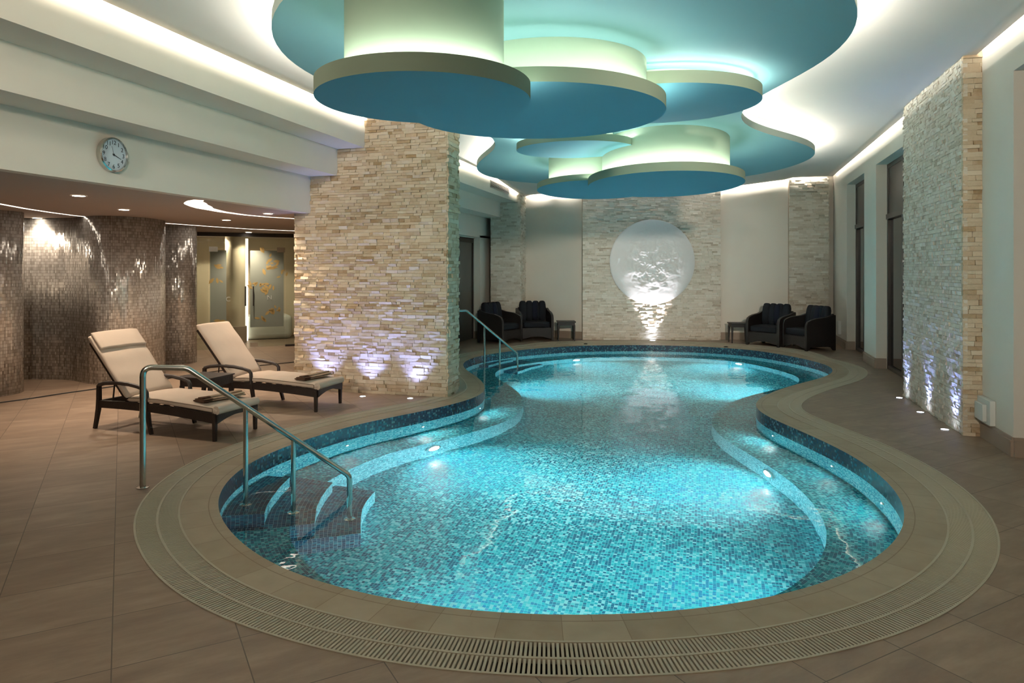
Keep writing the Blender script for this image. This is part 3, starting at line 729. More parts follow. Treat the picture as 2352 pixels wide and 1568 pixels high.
def ell(cx_, cy_, rx, ry, rot=0, n=120):
    c_, s_ = math.cos(rot), math.sin(rot)
    return np.array([(cx_ + rx * math.cos(a) * c_ - ry * math.sin(a) * s_, cy_ + rx * math.cos(a) * s_ + ry * math.sin(a) * c_) for a in np.linspace(0, 2 * math.pi, n, endpoint=False)])
DM = ('disc_blue', 'disc_sage', 'drum_paint')
DG = 'suspended ceiling discs'
disc('ceiling_disc', ell(-1.82, 4.34, .72, .71), 2.73, .11, DM, 'lowest and nearest ceiling disc with a wide drum above it', ell(-1.82, 4.36, .53, .53), 3.40, group=DG)
disc('ceiling_disc', ell(-1.43, 5.93, 1.12, 1.10), 2.95, .11, DM, 'large ceiling disc directly behind the nearest one', ell(-1.35, 6.05, .86, .80), 3.40, group=DG)
disc('ceiling_disc', ell(-.45, 6.93, .97, .83), 3.20, .11, DM, 'high ceiling disc on the right close under the cloud', ell(-.45, 6.93, .62, .55), 3.40, group=DG)
disc('ceiling_disc', ell(-.57, 10.12, 1.08, 1.55, math.radians(8)), 2.79, .11, DM, 'long oval ceiling disc at the front of the far cluster', ell(-.57, 10.15, .88, 1.28, math.radians(8)), 3.40, group=DG)
disc('ceiling_disc', ell(-1.72, 11.25, .95, 1.38, math.radians(8)), 2.88, .09, DM, 'ceiling disc tucked behind the long oval one', ell(-1.72, 11.35, .78, 1.1, math.radians(8)), 3.40, group=DG)
disc('ceiling_disc', ell(-1.68, 9.2, .80, .68), 3.20, .09, DM, 'small high ceiling disc left in the far cluster', ell(-1.68, 9.2, .5, .42), 3.40, group=DG)

# ------------------------------------------------------------------ relief artwork and its uplight
e2 = (Vector(s1) - Vector(s0)).normalized(); n2 = Vector((e2.y, -e2.x))
uc = 1497; dA = 15.85; cA = Vector(ud(uc, dA)); k = (cA - Vector(s0)).dot(e2); cA = Vector(s0) + e2 * k + n2 * .024
from mathutils import noise as mn
V = []; Fc = []; nr, na = 60, 150; Rr = .96
for i in range(nr + 1):
    r_ = Rr * i / nr
    for j in range(na):
        a = 2 * math.pi * j / na; x = r_ * math.cos(a); z = r_ * math.sin(a)
        h = .03 + .03 * (1 - (r_ / Rr) ** 2) ** .5 if r_ < Rr else 0
        w = math.exp(-((r_ / .72) ** 6))
        q = Vector((x * 5, z * 6.5, 1.7)); b = mn.noise(q) * .6 + .45 * abs(mn.noise(q * 2.3)) + .25 * mn.noise(q * 5)
        V.append((*(cA + e2 * x + n2 * (h + w * .018 * b)), 1.775 + z))
for i in range(nr):
    for j in range(na):
        a = i * na + j; b = i * na + (j + 1) % na; Fc.append((a, b, b + na, a + na))
o = mesh_obj('round_relief', V, Fc, 'relief', smooth=True); tag(o, 'large round white textured relief mounted on the stone feature wall', 'wall art')
def uplight(x, y, label, name='floor_uplight', col=(.28, .37, 1), e=E_UP, tilt=(0, 0), size=70, r=.035, blend=.8):
    o = empty(name, (x, y, 0)); tag(o, label, 'uplight', 'recessed floor uplights')
    MB().lathe([(r * 1.35, .0005), (r * 1.35, .004), (r, .005)], 24, cap=False).build('trim_ring', 'steel', o)
    MB().lathe([(r, .003), (0, .0045)], 20).build('lens', 'uplight_lens', o)
    l = bpy.data.lights.new('uplight_beam', 'SPOT'); l.energy = e; l.color = col; l.spot_size = math.radians(size); l.spot_blend = blend; l.shadow_soft_size = .02
    b = bpy.data.objects.new('beam', l); COL.objects.link(b); b.parent = o; b.location = (0, 0, .02)
    b.rotation_euler = Vector((tilt[0], tilt[1], 1)).to_track_quat('-Z', 'Y').to_euler(); return o
for (u, v), w in zip([(729, 905), (833, 910.5), (942, 915)], ('nearest the lounger', 'in the middle of the pillar front', 'nearest the pool')):
    x, y = P(u, v); uplight(x, y, 'small blue-white floor uplight before the stone pillar, ' + w, tilt=(0, .30), size=75)
for (u, v), w in zip([(2065.6, 913.7), (2113.8, 946.7), (2170, 986.6)], ('farthest of three', 'middle of three', 'nearest of three')):
    x, y = P(u, v); uplight(x, y, 'small blue-white floor uplight at the pale pilaster, ' + w, tilt=(.16, 0), size=60, e=E_UP * .8)
xa = cA + n2 * .10
uplight(xa.x, xa.y, 'strong floor uplight at the foot of the stone feature wall', col=(1, .93, 1), e=E_ART, tilt=(-n2.x * .06, -n2.y * .06), size=64, r=.06, blend=.6)

# ------------------------------------------------------------------ lounge: silver mosaic wall
path = [(-9.6, 5.0), (-9.1, 5.5), (-8.75, 6.1), (-8.55, 6.6), (-8.52, 6.95), (-8.68, 7.2), (-9.2, 7.25), (-9.75, 7.45), (-9.6, 7.9), (-8.95, 8.03), (-8.5, 7.88), (-8.1, 7.75), (-7.85, 7.95), (-7.80, 8.4), (-7.95, 8.85), (-8.25, 9.15), (-8.7, 9.4), (-8.9, 9.65), (-8.65, 9.75), (-8.42, 9.95), (-8.5, 10.25), (-8.9, 10.4), (-9.2, 10.55), (-9.2, 10.85), (-9.35, 11.15), (-9.8, 11.4), (-10.2, 11.5)]
pr_ = resample(path, 260, 3, False); L = np.r_[0, np.cumsum(np.linalg.norm(np.diff(pr_, axis=0), axis=1))]
V = [(*p, -.02) for p in pr_] + [(*p, 2.349) for p in pr_]; n = len(pr_)
Fc = [(i, i + 1, n + i + 1, n + i) for i in range(n - 1)]
uv = [x for i in range(n - 1) for x in ((L[i], 0), (L[i + 1], 0), (L[i + 1], 2.35), (L[i], 2.35))]
o = mesh_obj('wall_lounge', V, Fc, 'silver_mosaic', uvs=uv, smooth=True); tag(o, 'undulating silver mosaic wall behind the loungers', 'wall', kind='structure')
sm = o.modifiers.new('thick', 'SOLIDIFY'); sm.thickness = .1; sm.offset = -1
# warm downlights
for (u, v), w in zip([(181, 449), (285, 481), (85, 500), (616, 490), (520, 505), (571, 533)], ('below the clock, nearest the pool edge', 'over the bulge of the mosaic wall', 'at the far left before the mosaic wall', 'closest to the stone pillar', 'left of the pillar in the crescent ceiling', 'in front of the glass doors')):
    x, y = P(u, v, 2.35); ek = .2 if u == 85 else 1.0; o = empty('recessed_downlight', (x, y, 2.35)); tag(o, 'round warm recessed downlight ' + w, 'downlight', 'lounge downlights')
    MB().lathe([(.075, -.001), (.075, -.005), (.058, -.006)], 24, cap=False).build('trim_ring', 'white_plastic', o)
    MB().lathe([(0, -.0055), (.058, -.0055)], 24, cap=False).build('lens', 'downlight_lens', o)
    l = bpy.data.lights.new('downlight_beam', 'SPOT'); l.energy = E_DOWN * ek; l.color = (1, .79, .60); l.spot_size = math.radians(118); l.spot_blend = .8; l.shadow_soft_size = .05
    b = bpy.data.objects.new('beam', l); COL.objects.link(b); b.parent = o; b.location = (0, 0, -.02)
# light slots
def slot(px, ws, label):
    pts = resample([P(u, v, 2.35) for u, v in px], 40, 0, False); ww = np.interp(np.linspace(0, 1, 40), np.linspace(0, 1, len(ws)), ws)
    V = []; Fc = []
    for i in range(40):
        a = pts[max(i - 1, 0)]; b = pts[min(i + 1, 39)]; d = (b - a) / np.linalg.norm(b - a); nn = np.array([-d[1], d[0]]) * ww[i] / 2
        V += [(*(pts[i] - nn), 2.348), (*(pts[i] + nn), 2.348)]
    for i in range(39): Fc.append((2 * i, 2 * i + 1, 2 * i + 3, 2 * i + 2))
    tag(mesh_obj('light_slot', V, Fc, 'slot_light'), label, 'light slot', 'curved lounge light slots')
slot([(-60, 457), (0, 468), (60, 479), (120, 488), (165, 494), (202, 498)], [.05, .05, .05, .04], 'thin curved light slot along the top of the mosaic wall')
slot([(457, 459), (447, 462), (450, 469), (471, 478), (510, 486), (560, 493), (615, 498), (680, 502)], [.10, .24, .24, .15, .10, .08, .07, .06], 'crescent light slot that narrows towards the stone pillar')
slot([(376, 512), (430, 516), (500, 521), (580, 526), (680, 530)], [.05, .05, .05, .05], 'thin light slot over the glass doors')

# glass doors and the spa room behind
g0 = Vector(ud(444, 13.8)); g1 = Vector(ud(655, 14.55)); ge = (g1 - g0).normalized(); gn = Vector((ge.y, -ge.x)); g2 = g0 + ge * ((g1 - g0).length + 1.0)
ang = math.atan2(ge.y, ge.x)
def xpos(u):   # distance along the partition where the sight column u meets it
    r = Vector(ud(u, 1)); den = r.x * ge.y - r.y * ge.x; return (r.y * -g0.x + r.x * g0.y) / den * -1 if False else ((g0.x * r.y - g0.y * r.x) / (r.x * ge.y - r.y * ge.x))
gp = empty('glass_partition', (*g0, 0), ang); tag(gp, 'frameless glass partition with double doors between lounge and spa', 'glass partition')
xs = [0, xpos(480), xpos(567.5), xpos(572), xpos(655), (g2 - g0).length]
MB().box(0, xs[5], -.03, .03, 2.27, 2.345).build('top_rail', 'window_frame', gp)
MB().box(xs[0], xs[1] - .005, -.006, .006, 0, 2.27).build('fixed_panel', 'clear_glass', gp)
MB().box(xs[4] + .005, xs[5], -.006, .006, 0, 2.27).build('fixed_panel', 'clear_glass', gp)
MB().box(xs[1], xs[4], -.006, .006, 2.02, 2.27).build('transom_panel', 'clear_glass', gp)
MB().box(xs[4], xs[5], -.03, .03, 0, .04).build('floor_rail', 'window_frame', gp)
for a, b, hx, fx0, fx1 in ((xs[1], xs[2] - .004, xs[2] - .03, xs[1] + .02, xpos(520)), (xs[3], xs[4] - .004, xs[3] + .08, xs[3] + .02, xs[4] - .03)):
    dd = MB().box(a, b, -.006, .006, .02, 2.01).build('door_leaf', 'clear_glass', gp)
    MB().box(fx0, fx1, -.009, -.0065, .42, 1.99).build('frosted_film', 'frosted_glass', dd)
    hb = MB()
    for s_ in (-.045, .045): hb.tube([(hx, s_, .86), (hx, s_, 1.26)], .011, 10)
    for z_ in (.90, 1.22): hb.tube([(hx, -.045, z_), (hx, .045, z_)], .008, 8)
    hb.build('pull_handle', 'window_frame', dd, smooth=True)
    MB().box(b - .17 if hx > b - .1 else a + .02, b - .02 if hx > b - .1 else a + .17, -.014, .014, .02, .11).build('patch_fitting', 'steel', dd)
    pc = a if hx > b - .1 else b - .16
    MB().box(pc, pc + .16, -.016, .016, 1.96, 2.06).build('patch_fitting', 'steel', dd)
rl = random.Random(5); lf = MB()
leafspots = [(xpos(495), 1.62, 3), (xpos(500), 1.42, 3), (xpos(508), .62, 2), (xpos(610), 1.93, 3), (xpos(628), 1.72, 7), (xpos(618), 1.58, 5), (xpos(645), 1.50, 4), (xpos(598), 1.25, 6), (xpos(615), 1.20, 5), (xpos(580), 1.25, 2), (xpos(628), .70, 5), (xpos(600), .55, 4), (xpos(640), .80, 3)]
for lx, lz, cnt in leafspots:
    for q in range(cnt):
        cx_, cz_ = lx + rl.uniform(-.12, .12), lz + rl.uniform(-.08, .08); a = rl.uniform(0, math.pi); l_ = rl.uniform(.04, .08); k = len(lf.v)
        for t_, w_ in ((-1, 0), (-.3, .4), (.4, .35), (1, 0), (.4, -.35), (-.3, -.4)):
            lf.v.append((cx_ + l_ * (t_ * math.cos(a) - w_ * math.sin(a)), -.0105, cz_ + l_ * (t_ * math.sin(a) + w_ * math.cos(a))))
        lf.f.append(tuple(k + i for i in range(6)))
lf.build('yellow_leaf_decal', 'yellow_leaf', gp)
def text(s, size, mat, loc, rot, name, parent, ext=.001):
    c = bpy.data.curves.new(name, 'FONT'); c.body = s; c.size = size; c.align_x = 'CENTER'; c.align_y = 'CENTER'; c.extrude = ext; c.materials.append(M[mat])
    t_ = bpy.data.objects.new('text_shape', c); me = bpy.data.meshes.new_from_object(t_); bpy.data.objects.remove(t_); bpy.data.curves.remove(c)
    if not me.materials: me.materials.append(M[mat])
    o = bpy.data.objects.new(name, me); COL.objects.link(o); o.location = loc; o.rotation_euler = rot; o.parent = parent; return o
text('N', .13, 'logo_white', (xpos(619), -.012, 1.02), (math.pi / 2, 0, 0), 'logo_letter', gp)
text('C', .13, 'logo_white', (xpos(524), -.012, 1.0), (math.pi / 2, 0, 0), 'logo_letter', gp)
# spa room: curved cream walls, light strip, white tub
sp_ = empty('spa_shell', (*g0, 0), ang); tag(sp_, kind='structure'); sp_.name = 'wall_spa'
Lg = xs[5]
MB().box(-.8, Lg + .6, 2.6, 2.7, -.02, 2.4).box(-.9, -.8, .02, 2.7, -.02, 2.4).box(Lg + .5, Lg + .6, .02, 2.7, -.02, 2.4).build('wall_panel', 'spa_wall', sp_)
def spax(u, yoff):
    r = Vector(ud(u, 1)); o_ = g0 - gn * yoff; return (o_.x * r.y - o_.y * r.x) / (r.x * ge.y - r.y * ge.x)
xa0, xa1 = spax(518, 1.2), spax(565, 1.2)
MB().lathe([(abs(xa1 - xa0) / 2, 0), (abs(xa1 - xa0) / 2, 2.35)], 40, ((xa0 + xa1) / 2, 1.35)).build('round_column', 'spa_wall', sp_, smooth=True)
MB().lathe([(abs(xa1 - xa0) / 2 + .03, 0), (abs(xa1 - xa0) / 2 + .03, .35), (abs(xa1 - xa0) / 2, .36)], 40, ((xa0 + xa1) / 2, 1.35)).build('column_base', 'baseboard_stone', sp_, smooth=True)
MB().box(spax(562, 1.6), spax(570, 1.6), 1.6, 1.65, 0, 2.3).build('light_strip', 'spa_strip', sp_)
tb = MB().box(-.55, .55, -.35, .35, 0, .55).build('spa_tub', 'white_plastic', bevel=.12, seg=5)
x_, = (spax(612, 2.0),); q = g0 + ge * x_ - gn * 2.0; tb.location = (q.x, q.y, 0); tb.rotation_euler[2] = ang; tag(tb, 'white rounded spa tub behind the glass door', 'tub')
for u_, y_ in ((600, .9), (500, 1.3)):
    q = g0 + ge * spax(u_, y_) - gn * y_; l = bpy.data.lights.new('spa_downlight', 'SPOT'); l.energy = 26; l.color = (1, .85, .62); l.spot_size = math.radians(140); l.shadow_soft_size = .06
    b = bpy.data.objects.new('spa_lamp_glow', l); COL.objects.link(b); b.location = (q.x, q.y, 2.3)
    o = MB().lathe([(.0, 2.344), (.06, 2.344), (.07, 2.348)], 20, (q.x, q.y)).build('recessed_downlight', 'downlight_lens'); tag(o, 'recessed downlight inside the spa room ' + ('over the tub' if u_ == 600 else 'by the round column'), 'downlight')

# ------------------------------------------------------------------ clock
dC = 6.14; cx0, cy0 = ud(252, dC); 
ck = empty('wall_clock', (X3 + .001, cy0, 2.61)); tag(ck, 'round steel-rimmed wall clock with black numerals on the bulkhead', 'clock')
Mx = Matrix.Rotation(math.pi / 2, 4, 'Y')   # local z -> +x
rC = .15
MB().lathe([(rC * .97, 0), (rC, .01), (rC, .05), (rC * .93, .058), (rC * .9, .040)], 48, mat=Mx, cap=False).build('case', 'steel', ck, smooth=True)
MB().lathe([(0, .040), (rC * .9, .040)], 48, mat=Mx, cap=False).build('dial', 'clock_face', ck)
for h_ in range(1, 13):
    a = math.radians(90 - 30 * h_); text(str(h_), .052, 'numeral', (.0415, rC * .70 * math.cos(a), rC * .70 * math.sin(a)), (math.pi / 2, 0, math.pi / 2), 'numeral', ck, .0005)
def hand(a, l_, w_, nm):
    a = math.radians(90 - a); d_ = Vector((0, math.cos(a), math.sin(a))); n_ = Vector((0, -d_.z, d_.y)); m_ = MB(); x0 = .044
    ps = [d_ * -.015 - n_ * w_, d_ * l_ - n_ * w_ * .5, d_ * l_ + n_ * w_ * .5, d_ * -.015 + n_ * w_]
    m_.v = [(x0, p.y, p.z) for p in ps] + [(x0 + .001, p.y, p.z) for p in ps]; m_.f = [(4, 5, 6, 7), (0, 3, 2, 1), (0, 1, 5, 4), (2, 3, 7, 6), (1, 2, 6, 5), (3, 0, 4, 7)]; m_.build(nm, 'numeral', ck)
hand(343, .075, .0018, 'minute_hand'); hand(112, .082, .0045, 'hour_hand')
MB().lathe([(.009, .040), (.009, .046), (0, .047)], 16, mat=Mx).build('hub', 'numeral', ck)

# ventilation grille on the left bulkhead, far end
vg = empty('ventilation_grille', (X1 + .001, 14.35, 3.365)); tag(vg, 'beige slatted air vent on the far left bulkhead', 'vent')
MB().box(0, .012, -.70, .70, -.075, -.06).box(0, .012, -.70, .70, .06, .075).box(0, .012, -.70, -.685, -.06, .06).box(0, .012, .685, .70, -.06, .06).build('frame', 'grille_metal', vg)
m_ = MB()
for i in range(6): m_.box(.002, .010, -.685, .685, -.055 + i * .021, -.046 + i * .021)
for i in range(12): m_.box(.001, .004, -.66 + i * .12, -.655 + i * .12, -.06, .06)
m_.build('louvers', 'grille_metal', vg); MB().box(0, .001, -.69, .69, -.065, .065).build('backing', 'dark', vg)
# white intercom box by the near end of the window wall
ib = empty('wall_box', (wallx(7.48), 7.46, .27)); ib.rotation_euler[2] = -math.atan(.0222); tag(ib, 'white plastic box fixed to the right wall just above the baseboard', 'wall box')
MB().box(-.05, -.001, -.17, .16, -.10, .13).build('housing', 'white_plastic', ib, bevel=.006)
MB().box(-.085, -.05, -.10, .12, -.075, .085).build('cover', 'white_plastic', ib, bevel=.006)
# small white box low at the far right corner
sb = MB().box(-.06, 0, -.08, .08, -.14, .14).build('wall_box', 'white_plastic', bevel=.006); sb.location = (wallx(16.0) - .001, 16.0, .38); tag(sb, 'small white box on the wall behind the right armchair', 'wall box')
# cable across the lounge floor
cp = [P(u, v, 0.006) for u, v in [(-60, 934), (0, 924), (63, 916.6), (126, 906), (223, 892.6), (300, 882), (374.6, 872), (412, 864), (500, 852), (581, 841), (640, 835), (690, 830)]]
cpt = resample(cp, 50, 1.5, False); o = MB().tube([(x, y, .008) for x, y in cpt], .007, 8).build('floor_cable', 'black_rubber', smooth=True); tag(o, 'thin black cable lying across the lounge floor', 'cable')

# ------------------------------------------------------------------ loungers
LW = .54
def pad(name, prof, th, w, mat, parent, y0=0, seg=14, wav=.004, seed=1, round_=.028):
    """soft pad along profile (x,z) points, thickness th normal to it"""
    pr = resample(prof, 44, 1.2, False); rn = random.Random(seed); V = []; n = len(pr)
    T = np.gradient(pr, axis=0); T /= np.linalg.norm(T, axis=1)[:, None]; Nn = np.c_[-T[:, 1], T[:, 0]]
    ring_ = []
    cr = [(-1, -1), (1, -1), (1, 1), (-1, 1)]
    K = 28
    for i in range(n):
        ed = min(i, n - 1 - i) / 3.0; sh = math.sqrt(max(0, 1 - (1 - min(ed, 1)) ** 2)); sh = .35 + .65 * sh
        for k in range(K):
            a = 2 * math.pi * k / K; c_, s_ = math.cos(a), math.sin(a); p_ = 5
            rr = (abs(c_) ** p_ + abs(s_) ** p_) ** (-1 / p_)
            yy = c_ * rr * (w / 2 - .003 * (1 - sh)) ; hh = (s_ * rr * .5 * sh + .5) * th
            bul = .010 * (1 - (yy / (w / 2)) ** 2) if s_ > 0 else 0
            wv = wav * (mn.noise(Vector((pr[i][0] * 5, yy * 5, seed))) + .8 * math.sin(pr[i][0] * 26 + 6 * mn.noise(Vector((pr[i][0] * 2, yy * 3, seed))))) * (s_ > 0)
            q = pr[i] + Nn[i] * (hh + bul + wv); V.append((q[0], y0 + yy, q[1]))
    Fc = [(i * K + k, i * K + (k + 1) % K, (i + 1) * K + (k + 1) % K, (i + 1) * K + k) for i in range(n - 1) for k in range(K)]
    Fc += [tuple(reversed(range(K))), tuple((n - 1) * K + k for k in range(K))]
    return mesh_obj(name, V, Fc, mat, parent, smooth=True)
def lounger(loc, rz, label, back=48, headroll=False):
    o = empty('sun_lounger', (*loc, 0), rz); tag(o, label, 'sun lounger', 'sun loungers before the mosaic wall')
    zf = .285
    # side rails with drooping woven apron, one frame
    m_ = MB()
    for y in (0, LW):
        xs_ = np.linspace(0, 1.52, 16)
        for a, b in zip(xs_[:-1], xs_[1:]):
            za = zf + .018 * math.sin(math.pi * a / 1.52) - .03 * (a / 1.52) ** 2; zb = zf + .018 * math.sin(math.pi * b / 1.52) - .03 * (b / 1.52) ** 2; k = len(m_.v)
            for (x, z) in ((a, za), (b, zb)):
                m_.v += [(x, y - .014, z), (x, y + .014, z), (x, y + .014, z - .07 - .02 * (x / 1.52)), (x, y - .014, z - .07 - .02 * (x / 1.52))]
            m_.f += [(k, k + 4, k + 5, k + 1), (k + 1, k + 5, k + 6, k + 2), (k + 2, k + 6, k + 7, k + 3), (k + 3, k + 7, k + 4, k)]
        m_.f += [(len(m_.v) - 4, len(m_.v) - 3, len(m_.v) - 2, len(m_.v) - 1)]
    # curved front rail
    ys_ = np.linspace(0, LW, 12)
    for a, b in zip(ys_[:-1], ys_[1:]):
        k = len(m_.v)
        for y in (a, b):
            zb = zf - .12 + .05 * math.sin(math.pi * y / LW)
            m_.v += [(1.505, y, zf - .03), (1.53, y, zf - .03), (1.53, y, zb), (1.505, y, zb)]
        m_.f += [(k, k + 4, k + 5, k + 1), (k + 1, k + 5, k + 6, k + 2), (k + 2, k + 6, k + 7, k + 3), (k + 3, k + 7, k + 4, k)]
    m_.box(0, .03, .014, LW - .014, zf - .06, zf)
    for x in np.linspace(.3, 1.45, 9): m_.box(x, x + .06, .014, LW - .014, zf - .022 - .03 * (x / 1.52) ** 2, zf - .012 - .03 * (x / 1.52) ** 2)
    m_.build('frame', 'wicker_frame', o)
    def leg(pts, r): MB().tube(pts, r, 4).build('leg', 'wicker_frame', o)
    for y in (0, LW):
        leg([(.02, y, .44), (.02, y, .30), (.012, y, .2), (-.01, y, .1), (-.035, y, 0)], [.024, .026, .026, .023, .021])
        leg([(.66, y, .28), (.672, y, .2), (.69, y, .1), (.72, y, 0)], [.026, .025, .022, .02])
        leg([(1.50, y, .24), (1.50, y, .12), (1.50, y, 0)], [.026, .023, .020])
        MB().tube([(.02, y, .44), (.10, y, .462), (.25, y, .475), (.42, y, .470), (.55, y, .452), (.63, y, .43), (.655, y, .40), (.66, y, .28)], [.02, .02, .02, .02, .02, .02, .019, .019], 8, ry=.022).build('armrest', 'wicker_frame', o, smooth=True)
    a = math.radians(back); L_ = .76; hx, hz = .38, zf + .005
    bx = lambda t_: (hx - math.cos(a) * t_, hz + math.sin(a) * t_)
    bf = MB()
    for y in (.03, LW - .03):
        p0, p1 = bx(0), bx(L_); bf.tube([(p0[0], y, p0[1]), (p1[0], y, p1[1])], .02, 4)
    for t_ in np.linspace(.02, L_ - .01, 8):
        p = bx(t_); bf.tube([(p[0], .03, p[1]), (p[0], LW - .03, p[1])], .012, 6)
    bf.build('backrest_frame', 'wicker_frame', o)
    st = MB()
    for y in (.05, LW - .05):
        p = bx(.30); st.tube([(p[0], y, p[1]), (p[0] - .03, y, .27)], .008, 8)
    st.build('support_strut', 'wicker_frame', o)
    # cushions
    seatp = [(.40, zf - .0), (.6, zf + .012), (.8, zf + .01), (1.0, zf), (1.2, zf - .012), (1.4, zf - .026), (1.52, zf - .036)]
    sc_ = pad('seat_cushion', seatp, .066, LW + .01, 'cushion', o, LW / 2, seed=3)
    roll = MB().tube([(1.515, .0, zf + .002), (1.515, LW / 2, zf + .004), (1.515, LW, zf + .002)], .040, 18).build('foot_roll', 'cushion', sc_, smooth=True)
    pp = MB().tube([(.42, -.004, zf + .052), (.8, -.006, zf + .062), (1.2, -.006, zf + .040), (1.47, -.004, zf + .02)], .004, 6).tube([(1.475, -.004, zf + .02), (1.478, -.006, zf - .028)], .004, 6).build('piping', 'cushion_piping', sc_, smooth=True)
    nx_, nz_ = math.sin(a), math.cos(a)
    bp = [(bx(t_)[0] + nx_ * .015, bx(t_)[1] + nz_ * .015) for t_ in np.linspace(.80, .02, 9)]
    bc = pad('back_cushion', bp, .07, LW + .02, 'cushion', o, LW / 2, seed=5)
    # cushion must bulge to the sitter's side
    if headroll:
        hp = [(bx(t_)[0] + nx_ * .07, bx(t_)[1] + nz_ * .07) for t_ in np.linspace(.815, .60, 6)]
        pad('head_pillow', hp, .045, LW - .0, 'cushion', o, LW / 2, seed=9)
    return o
l1 = lounger((-5.90, 5.64), math.radians(-5), 'beige cushioned sun lounger nearest the pool handrail, with a folded headrest', 48, True)
l2 = lounger((-5.72, 6.95), math.radians(0), 'beige cushioned sun lounger next to the stone pillar', 51)
def towel(loc, rz, z, label):
    o = empty('folded_towel', (*loc, z), rz); tag(o, label, 'towel', 'folded towels on the loungers')
    def strip_(name, mat, y0, y1, seed):
        m_ = MB()
        def loop(x0, z0, w, h, y): return
        for q, (xo, zo, ww, hh) in enumerate(((0, 0, .15, .018), (.006, .018, .135, .016), (.004, .034, .06, .014))):
            V = []; K = 20; n = 12; b = len(m_.v)
            for i in range(n):
                y = y0 + (y1 - y0) * i / (n - 1); dx = .012 * math.sin(y * 9 + q + seed) + .03 * y
                for k in range(K):
                    a = 2 * math.pi * k / K; c_, s_ = math.cos(a), math.sin(a); p_ = 3; rr = (abs(c_) ** p_ + abs(s_) ** p_) ** (-1 / p_)
                    m_.v.append((xo + dx + c_ * rr * ww / 2, y, zo + hh / 2 + s_ * rr * hh / 2 + .003 * mn.noise(Vector((y * 12, a, q + seed)))))
            m_.f += [(b + i * K + k, b + i * K + (k + 1) % K, b + (i + 1) * K + (k + 1) % K, b + (i + 1) * K + k) for i in range(n - 1) for k in range(K)]
            m_.f += [tuple(b + k for k in reversed(range(K))), tuple(b + (n - 1) * K + k for k in range(K))]
        m_.build(name, mat, o, smooth=True)
    strip_('towel_body', 'towel', -.16, .22, 1); strip_('towel_end', 'towel_dark', -.25, -.158, 1)
    return o
def on(l, x, y):
    r = l.rotation_euler[2]; return (l.location.x + x * math.cos(r) - y * math.sin(r), l.location.y + x * math.sin(r) + y * math.cos(r))
towel(on(l1, 1.33, .27), math.radians(-12), .346, 'brown folded towel on the foot of the lounger by the handrail')
towel(on(l2, 1.33, .27), math.radians(-8), .346, 'brown folded towel on the foot of the lounger by the stone pillar')
# side table between the loungers
tb = empty('side_table', (-5.30, 6.50, 0)); tag(tb, 'low dark woven side table between the two sun loungers', 'side table')
MB().box(-.21, .21, -.2, .2, .425, .44).build('table_top', 'wicker_frame', tb, bevel=.004)
MB().box(-.195, .195, -.185, .185, .335, .425).build('apron', 'wicker_frame', tb)
for a in (-1, 1):
    for b in (-1, 1): MB().tube([(a * .18, b * .17, .34), (a * .18, b * .17, 0)], [.026, .021], 4).build('leg', 'wicker_frame', tb)

# ------------------------------------------------------------------ armchairs and small tables at the far end
def puffy(mb, x0, x1, y0, y1, z0, z1, p=5, mat=None):
    K, n = 24, 12; cx_, cy_, cz_ = (x0 + x1) / 2, (y0 + y1) / 2, (z0 + z1) / 2; b = len(mb.v)
    for i in range(n + 1):
        ph = -math.pi / 2 + math.pi * i / n
        for k in range(K):
            th = 2 * math.pi * k / K; x, y, z = math.cos(ph) * math.cos(th), math.cos(ph) * math.sin(th), math.sin(ph)
            r = (abs(x) ** p + abs(y) ** p + abs(z) ** p) ** (-1 / p); v = Vector((cx_ + x * r * (x1 - x0) / 2, cy_ + y * r * (y1 - y0) / 2, cz_ + z * r * (z1 - z0) / 2))
            mb.v.append(tuple(mat @ v) if mat is not None else tuple(v))
    mb.f += [(b + i * K + k, b + i * K + (k + 1) % K, b + (i + 1) * K + (k + 1) % K, b + (i + 1) * K + k) for i in range(n) for k in range(K)]
    return mb
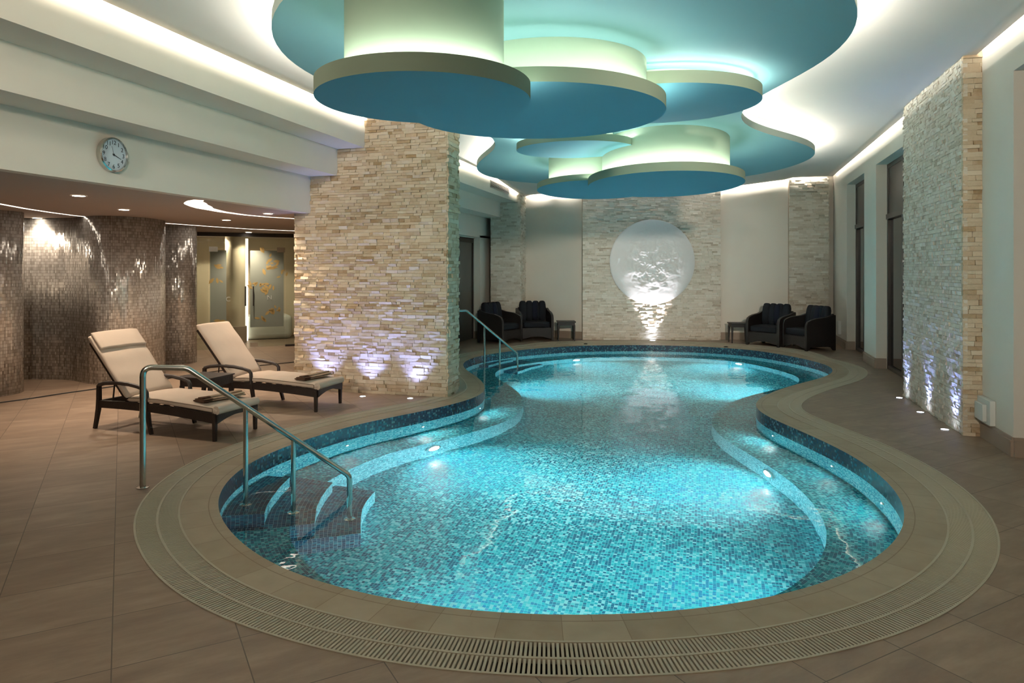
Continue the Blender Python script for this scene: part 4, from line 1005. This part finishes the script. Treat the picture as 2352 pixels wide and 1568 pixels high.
def armchair():      # faces -y, width in x
    o = empty('armchair'); w, dp = .36, .33
    def side(sx):
        prof = [(-dp, 0), (-dp + .04, 0), (-dp + .10, .07), (dp - .10, .07), (dp - .04, 0), (dp, 0), (dp, .66), (dp - .06, .665), (.1, .62), (-.1, .60), (-dp + .12, .575), (-dp + .04, .54), (-dp, .47)]
        m_ = MB(); n = len(prof); x0, x1 = (sx * w, sx * (w - .055))
        m_.v = [(x0, y, z) for y, z in prof] + [(x1, y, z) for y, z in prof]
        m_.f = [(i, (i + 1) % n, n + (i + 1) % n, n + i) for i in range(n)] + [tuple(reversed(range(n))), tuple(n + i for i in range(n))]
        m_.build('side_panel', 'chair_wicker', o, bevel=.008)
    side(-1); side(1)
    MB().box(-w + .05, w - .05, dp - .06, dp, .05, .68).build('back_panel', 'chair_wicker', o, bevel=.008)
    prof = [(-w + .055, .26), (-w + .055, 0.04), (-w + .12, .05), (-.1, .09), (.1, .09), (w - .12, .05), (w - .055, .04), (w - .055, .26)]
    m_ = MB(); n = len(prof); m_.v = [(x, -dp + .01, z) for x, z in prof] + [(x, -dp + .04, z) for x, z in prof]
    m_.f = [(i, (i + 1) % n, n + (i + 1) % n, n + i) for i in range(n)] + [tuple(range(n)), tuple(n + i for i in reversed(range(n)))]; m_.build('front_apron', 'chair_wicker', o)
    MB().box(-w + .055, w - .055, -dp + .04, dp - .06, .2, .27).build('seat_base', 'chair_wicker', o)
    puffy(MB(), -w + .06, w - .06, -dp + .0, dp - .10, .265, .40, 6).build('seat_cushion', 'chair_fabric', o, smooth=True)
    tm = Matrix.Translation((0, dp - .15, .38)) @ Matrix.Rotation(math.radians(-9), 4, 'X')
    bc = MB()
    for i in range(4):
        x0 = -w + .075 + i * (2 * w - .15) / 4; puffy(bc, x0 - .008, x0 + (2 * w - .15) / 4 + .008, -.06, .07, 0, .45, 4, tm)
    bc.build('back_cushion', 'chair_fabric', o, smooth=True)
    m_ = MB(); puffy(m_, -.02, .10, -.085, .01, .03, .43, 4, tm); m_.build('navy_stripe', 'chair_fabric_navy', o, smooth=True)
    return o
def cpos(p, q, back_to_front, dp=.33):   # centre from the two front corners
    m_ = (Vector(p) + Vector(q)) / 2; f_ = Vector(back_to_front).normalized(); return m_ - f_ * dp, math.atan2(f_.x, -f_.y)
GA = 'dark woven armchairs at the far end of the pool'
first = armchair(); specs = [
    ((-4.20, 14.36), (-3.96, 15.02), (.94, -.34), 'dark armchair beside the recessed door, turned sideways to the pool'),
    ((-3.99, 15.13), (-3.34, 15.42), (.41, -.91), 'dark armchair next to the left side table, facing the camera'),
    ((.86, 15.66), (1.42, 15.26), (-.57, -.82), 'dark armchair next to the right side table'),
    ((1.53, 15.30), (1.89, 14.70), (-.86, -.51), 'dark armchair nearest the windows, showing its side')]
for i, (p, q, f_, lab) in enumerate(specs):
    o = first if i == 0 else copy_tree(first); c_, r_ = cpos(p, q, f_); o.location = (c_.x, c_.y, 0); o.rotation_euler = (0, 0, r_); o.scale = (1.07, 1.04, 1.06); tag(o, lab, 'armchair', GA)
def stool(x, y, rz, label):
    o = empty('side_table', (x, y, 0), rz); tag(o, label, 'side table')
    MB().box(-.21, .21, -.2, .2, .415, .44).build('table_top', 'chair_wicker', o, bevel=.006)
    MB().box(-.19, .19, -.18, .18, .35, .415).build('apron', 'chair_wicker', o)
    for a in (-1, 1):
        for b in (-1, 1): MB().tube([(a * .175, b * .165, .36), (a * .18, b * .17, 0)], [.03, .016], 4).build('leg', 'chair_wicker', o)
a_ = ud(1300, 15.75); stool(a_[0], a_[1], math.radians(15), 'dark square side table left of the stone feature wall')
a_ = ud(1697, 15.25); stool(a_[0], a_[1], math.radians(10), 'dark square side table right of the stone feature wall')
